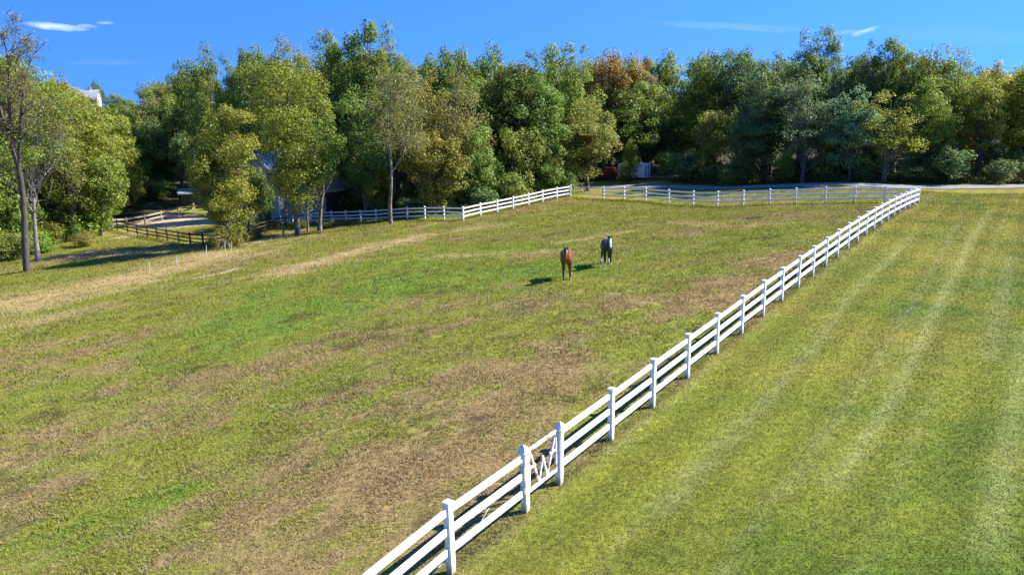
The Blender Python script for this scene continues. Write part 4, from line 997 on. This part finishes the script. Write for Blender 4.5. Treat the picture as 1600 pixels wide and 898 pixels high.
def truck():
    b = hit(950, 281.5); root = empty('pickup_truck', b, R_(155), 'dark red pickup truck half hidden by branches left of the trailer', 'truck')
    # x forward
    m = MB(); prof = [(-2.6, .55), (2.55, .55), (2.65, .75), (2.6, 1.08), (1.15, 1.2), (-2.6, 1.15)]
    m.prism([(x, -.95, z) for x, z in prof], (0, 1.9, 0)); m.build('body', MT['truckred'], root, .05)
    c = MB(); P = [(1.15, 1.18), (.55, 1.75), (-.85, 1.78), (-1.05, 1.15)]
    c.hexa([(1.15, -.88, 1.17), (1.15, .88, 1.17), (-1.05, .88, 1.14), (-1.05, -.88, 1.14), (.5, -.72, 1.78), (.5, .72, 1.78), (-.9, .72, 1.8), (-.9, -.72, 1.8)]); c.build('cab', MT['truckred'], root, .06)
    g = MB(); g.hexa([(1.12, -.76, 1.22), (1.12, .76, 1.22), (1.06, .76, 1.2), (1.06, -.76, 1.2), (.58, -.64, 1.72), (.58, .64, 1.72), (.5, .64, 1.72), (.5, -.64, 1.72)]); g.build('windscreen', MT['glass'], root)
    for s in (-1, 1):
        g = MB(); g.hexa([(.85, s * .865, 1.25), (-.9, s * .865, 1.25), (-.9, s * .885, 1.25), (.85, s * .885, 1.25), (.42, s * .75, 1.7), (-.82, s * .75, 1.7), (-.82, s * .77, 1.7), (.42, s * .77, 1.7)]); g.build('side_window', MT['glass'], root)
        for x in (-1.7, 1.75): wheel(root, x, s * .86, .4, .26)
        l = MB(); l.box((2.64, s * .72, .93), (.06, .3, .18)); l.build('headlight', MT['lamp'], root)
        l = MB(); l.box((-2.62, s * .85, .9), (.05, .16, .35)); l.build('tail_light', MT['redlens'], root)
        mm = MB(); mm.box((.85, s * 1.08, 1.3), (.12, .2, .2)); mm.build('mirror', MT['dark'], root)
    bm_ = MB(); bm_.box((2.7, 0, .62), (.14, 1.85, .2)); bm_.build('bumper', MT['chrome'], root, .03)
    gr = MB(); gr.box((2.65, 0, .9), (.06, 1.05, .22)); gr.build('grille', MT['dark'], root)
    bd = MB(); bd.box((-1.85, 0, 1.16), (1.35, 1.6, .04)); bd.build('truck_bed', MT['dark'], root)
truck()

# ------------------------------------------------------------------ horses
def horse_mat(name, body, body2, leg, sock, blaze=None, mottled=False, sock_h=.22):
    m = bpy.data.materials.new(name); nt, p, out = nodes(m); p.inputs['Roughness'].default_value = .45; p.inputs['Specular IOR Level'].default_value = .35
    tc = nt.nodes.new('ShaderNodeTexCoord'); sp = nt.nodes.new('ShaderNodeSeparateXYZ'); nt.links.new(tc.outputs['Object'], sp.inputs[0])
    n = nt.nodes.new('ShaderNodeTexNoise'); n.inputs['Scale'].default_value = 14 if mottled else 5; n.inputs['Detail'].default_value = 5; nt.links.new(tc.outputs['Object'], n.inputs['Vector'])
    def mr(src, a, b):
        k = nt.nodes.new('ShaderNodeMapRange'); nt.links.new(src, k.inputs[0]); k.inputs[1].default_value = a; k.inputs[2].default_value = b; return k.outputs[0]
    def mix(f, a, b):
        k = nt.nodes.new('ShaderNodeMixRGB'); nt.links.new(f, k.inputs[0])
        for i, v in ((1, a), (2, b)):
            if isinstance(v, tuple): k.inputs[i].default_value = (*v, 1)
            else: nt.links.new(v, k.inputs[i])
        return k.outputs[0]
    def mth(op, a, b):
        k = nt.nodes.new('ShaderNodeMath'); k.operation = op; k.use_clamp = True
        for i, v in enumerate((a, b)):
            if isinstance(v, (int, float)): k.inputs[i].default_value = v
            else: nt.links.new(v, k.inputs[i])
        return k.outputs[0]
    c = mix(mr(n.outputs[0], .38, .62), body, body2)
    c = mix(mr(sp.outputs['Z'], .72, .45), c, leg)
    c = mix(mr(sp.outputs['Z'], sock_h + .04, sock_h - .02), c, sock)
    if blaze:   # white face: front of the head, narrow
        at = nt.nodes.new('ShaderNodeAttribute'); at.attribute_name = 'blaze'
        c = mix(mr(at.outputs['Fac'], .35, .6), c, blaze)
    nt.links.new(c, p.inputs['Base Color']); return m
MT['hoof'] = mat('hoof_horn', (.20, .16, .12), (.12, .10, .08)); MT['hair_red'] = mat('chestnut_mane', (.05, .022, .012), (.03, .015, .01), 20, .7); MT['hair_black'] = mat('black_mane', (.015, .015, .018), (.03, .03, .033), 20, .7)
MT['eye'] = mat('dark_eye', (.01, .008, .006), None, 5, .1)
def horse(pos, yaw, bodymat, hair, label, headturn=0., s=1.0, headz=0, legs=None, blaze=False):
    """faces local -Y; skeleton grown with skin modifier then baked"""
    root = empty('horse', pos, yaw, label, 'horse'); root.scale = (s, s, s)
    V = []; E = []; Rr = []
    def v(x, y, z, rx, ry=None): V.append((x, y, z)); Rr.append((rx, ry or rx)); return len(V) - 1
    hip = v(0, .50, 1.17, .29, .27); V0 = hip
    loin = v(0, .18, 1.14, .27, .29); rib = v(0, -.15, 1.10, .28, .30); wth = v(0, -.48, 1.16, .23, .27); chest = v(0, -.66, 1.10, .20, .22)
    rump = v(0, .74, 1.13, .20, .19); E += [(hip, loin), (loin, rib), (rib, wth), (wth, chest), (hip, rump)]
    hx = headturn
    n1 = v(hx * .15, -.80, 1.27, .135, .175); n2 = v(hx * .4, -.93, 1.42 + headz * .5, .105, .14); n3 = v(hx * .8, -1.02, 1.55 + headz, .09, .115)
    E += [(chest, n1), (n1, n2), (n2, n3)]
    h1 = v(hx * 1.0, -1.12, 1.57 + headz, .095, .10); h2 = v(hx * 1.15, -1.23, 1.43 + headz, .088, .095); h3 = v(hx * 1.3, -1.34, 1.27 + headz, .062, .068); h4 = v(hx * 1.36, -1.39, 1.18 + headz, .060, .058)
    E += [(n3, h1), (h1, h2), (h2, h3), (h3, h4)]
    lg = legs or ((0, 0), (0, 0), (0, 0), (0, 0))
    for k, sx in enumerate((-1, 1)):
        dx, dy = lg[k]
        a = v(sx * .13, -.56, .92, .115, .13); b = v(sx * .14, -.57 + dy * .3, .70, .075); c = v(sx * .135 + dx * .5, -.58 + dy * .6, .47, .055); d = v(sx * .135 + dx * .7, -.575 + dy * .8, .28, .036); e = v(sx * .135 + dx, -.58 + dy, .13, .042); f = v(sx * .135 + dx, -.61 + dy, .045, .048)
        E += [(wth, a), (a, b), (b, c), (c, d), (d, e), (e, f)]
    for k, sx in enumerate((-1, 1)):
        dx, dy = lg[k + 2]
        a = v(sx * .15, .52, .93, .15, .16); b = v(sx * .15, .44 + dy * .3, .74, .095); c = v(sx * .14 + dx * .5, .62 + dy * .6, .50, .058, .062); d = v(sx * .135 + dx * .7, .60 + dy * .8, .30, .038); e = v(sx * .135 + dx, .585 + dy, .14, .044); f = v(sx * .135 + dx, .55 + dy, .045, .05)
        E += [(hip, a), (a, b), (b, c), (c, d), (d, e), (e, f)]
    V = [(x, y, z * .93 if z < .95 else z - .0665) for x, y, z in V]
    Rr = [(a * 1.10, b * 1.10) if V[i][2] > .85 and V[i][1] > -.75 else (a * 1.05, b * 1.05) for i, (a, b) in enumerate(Rr)]
    me = bpy.data.meshes.new('body'); me.from_pydata(V, E, []); me.update()
    o = bpy.data.objects.new('body', me); COL.objects.link(o)
    sk = o.modifiers.new('skin', 'SKIN'); sk.use_smooth_shade = True
    for i, r in enumerate(Rr): me.skin_vertices[0].data[i].radius = r
    me.skin_vertices[0].data[0].use_root = True
    sb = o.modifiers.new('sub', 'SUBSURF'); sb.levels = sb.render_levels = 2
    dg = bpy.context.evaluated_depsgraph_get(); dg.update(); ev = o.evaluated_get(dg); bm2 = bpy.data.meshes.new_from_object(ev)
    bpy.data.objects.remove(o); bm2.name = 'body'; bo = link('body', bm2, bodymat, root)
    for p in bm2.polygons: p.use_smooth = True
    if blaze:
        co = np.empty(len(bm2.vertices) * 3, np.float32); bm2.vertices.foreach_get('co', co); co = co.reshape(-1, 3)
        a_, b_ = np.array(V[h1]), np.array(V[h4]); t = ((co - a_) @ (b_ - a_)) / ((b_ - a_) @ (b_ - a_)); q = a_ + t[:, None] * (b_ - a_)
        off = co - q; front = -off[:, 1] + off[:, 2] * .8
        val = ((t > -.35) & (t < 1.15) & (front > .02) & (np.abs(off[:, 0]) < .055)).astype(np.float32)
        at = bm2.attributes.new('blaze', 'FLOAT', 'POINT'); at.data.foreach_set('value', val)
    hp = Vector(V[h1]); np_ = Vector(V[n3])
    for sx in (-1, 1):
        e = MB(); base = hp + Vector((sx * .062, .045, .055)); tip = base + Vector((sx * .035, -.01, .17))
        e.tube([base, base.lerp(tip, .4), base.lerp(tip, .75), tip], [.034, .038, .024, .004], 8); e.build('ear', bodymat, root, smooth=True)
        e = MB(); e.tube([Vector(V[h2]).lerp(hp, .55) + Vector((sx * .082, -.02, 0)), Vector(V[h2]).lerp(hp, .55) + Vector((sx * .10, -.025, 0))], [.022, .012], 8); e.build('eye', MT['eye'], root, smooth=True)
    for k, (ix) in enumerate([i for i, r in enumerate(Rr) if abs(V[i][2] - .045 * .93) < 1e-6]):
        x, y, z = V[ix]; h = MB(); h.tube([(x, y - .01, -.01), (x, y, .085)], [.062, .048], 12); h.build('hoof', MT['hoof'], root, smooth=False)
    # mane: ragged ribbon on the crest
    mn = MB(); crest = [hp + Vector((0, -.03, .10)), np_ + Vector((0, .06, .12)), Vector(V[n2]) + Vector((0, .11, .13)), Vector(V[n1]) + Vector((0, .12, .18)), Vector(V[wth]) + Vector((0, .02, .25))]
    mn.tube(crest, [.03, .045, .05, .045, .02], 8)
    fl = [hp + Vector((0, -.06, .11)), hp + Vector((0, -.12, .03)), hp + Vector((0, -.15, -.06))]; mn.tube(fl, [.03, .028, .008], 6)
    mn.build('mane', hair, root, smooth=True)
    tl = MB(); tl.tube([(0, .90, 1.20), (0, .99, 1.08), (0, 1.02, .85), (.01, 1.0, .55), (.02, .97, .38)], [.035, .05, .075, .07, .01], 8); tl.build('tail', hair, root, smooth=True)
    return root
MT['chestnut'] = horse_mat('chestnut_coat', (.20, .064, .020), (.12, .036, .014), (.085, .032, .018), (.42, .34, .25), sock_h=.16)
MT['greycoat'] = horse_mat('dark_grey_coat', (.040, .040, .044), (.018, .018, .021), (.022, .022, .028), (.62, .56, .48), blaze=(.78, .78, .80), mottled=True, sock_h=.26)
hp1 = hit(887, 437); hp2 = hit(951, 416)
horse(hp1 + Vector((0, .55, 0)), R_(-5), MT['chestnut'], MT['hair_red'], 'chestnut brown horse standing head-on, left of the two horses', headturn=-.02, s=1.08, headz=.0, legs=((-.02, 0), (.03, .05), (0, .1), (.05, -.1)))
horse(hp2 + Vector((-.05, .45, 0)), R_(-3), MT['greycoat'], MT['hair_black'], 'dark grey horse with white blaze and pale lower legs', headturn=.06, s=1.06, headz=.05, legs=((0, -.05), (.05, .08), (-.12, .05), (0, -.12)), blaze=True)
for o in list(SC.objects):
    if o.name.startswith('horse'):
        o.location.z = gz(o.location.x, o.location.y) - .0

# ------------------------------------------------------------------ small things
for (px, py, h) in [(234, 427, .8), (276, 414, .7), (323, 400, .9), (362, 392, .8), (352, 394, 1.0)]:
    b = hit(px, py); m = MB(); m.tube([(0, 0, -.2), (.03, 0, h * .5), (.06, .02, h)], .018, 6); m.box((.05, 0, h * .8), (.07, .03, .04)); o = m.build('fence_stake', MT['cord'], None); o.location = b
    tag(o, 'thin white step-in stake in the rough grass left of the lone maple', 'stake', 'white electric fence stakes')
def fallen_branch(px, py, L, rz, label):
    b = hit(px, py); m = MB(); rg = random.Random(px)
    m.tube([(0, 0, .05), (L * .3, .06, .09), (L * .65, -.05, .12), (L, .02, .08)], [.06, .05, .035, .012], 7)
    for k in range(4): t = L * (.3 + .15 * k); m.tube([(t, 0, .1), (t + .25, rg.uniform(-.4, .4), .2), (t + .5, rg.uniform(-.6, .6), .25)], [.025, .018, .006], 5)
    o = m.build('fallen_branch', MT['bark_dark'], None, smooth=True); o.location = b; o.rotation_euler = (0, 0, rz); tag(o, label, 'branch')
fallen_branch(1166, 343, 1.3, .1, 'dark fallen branch lying in the far pasture below the far fence')
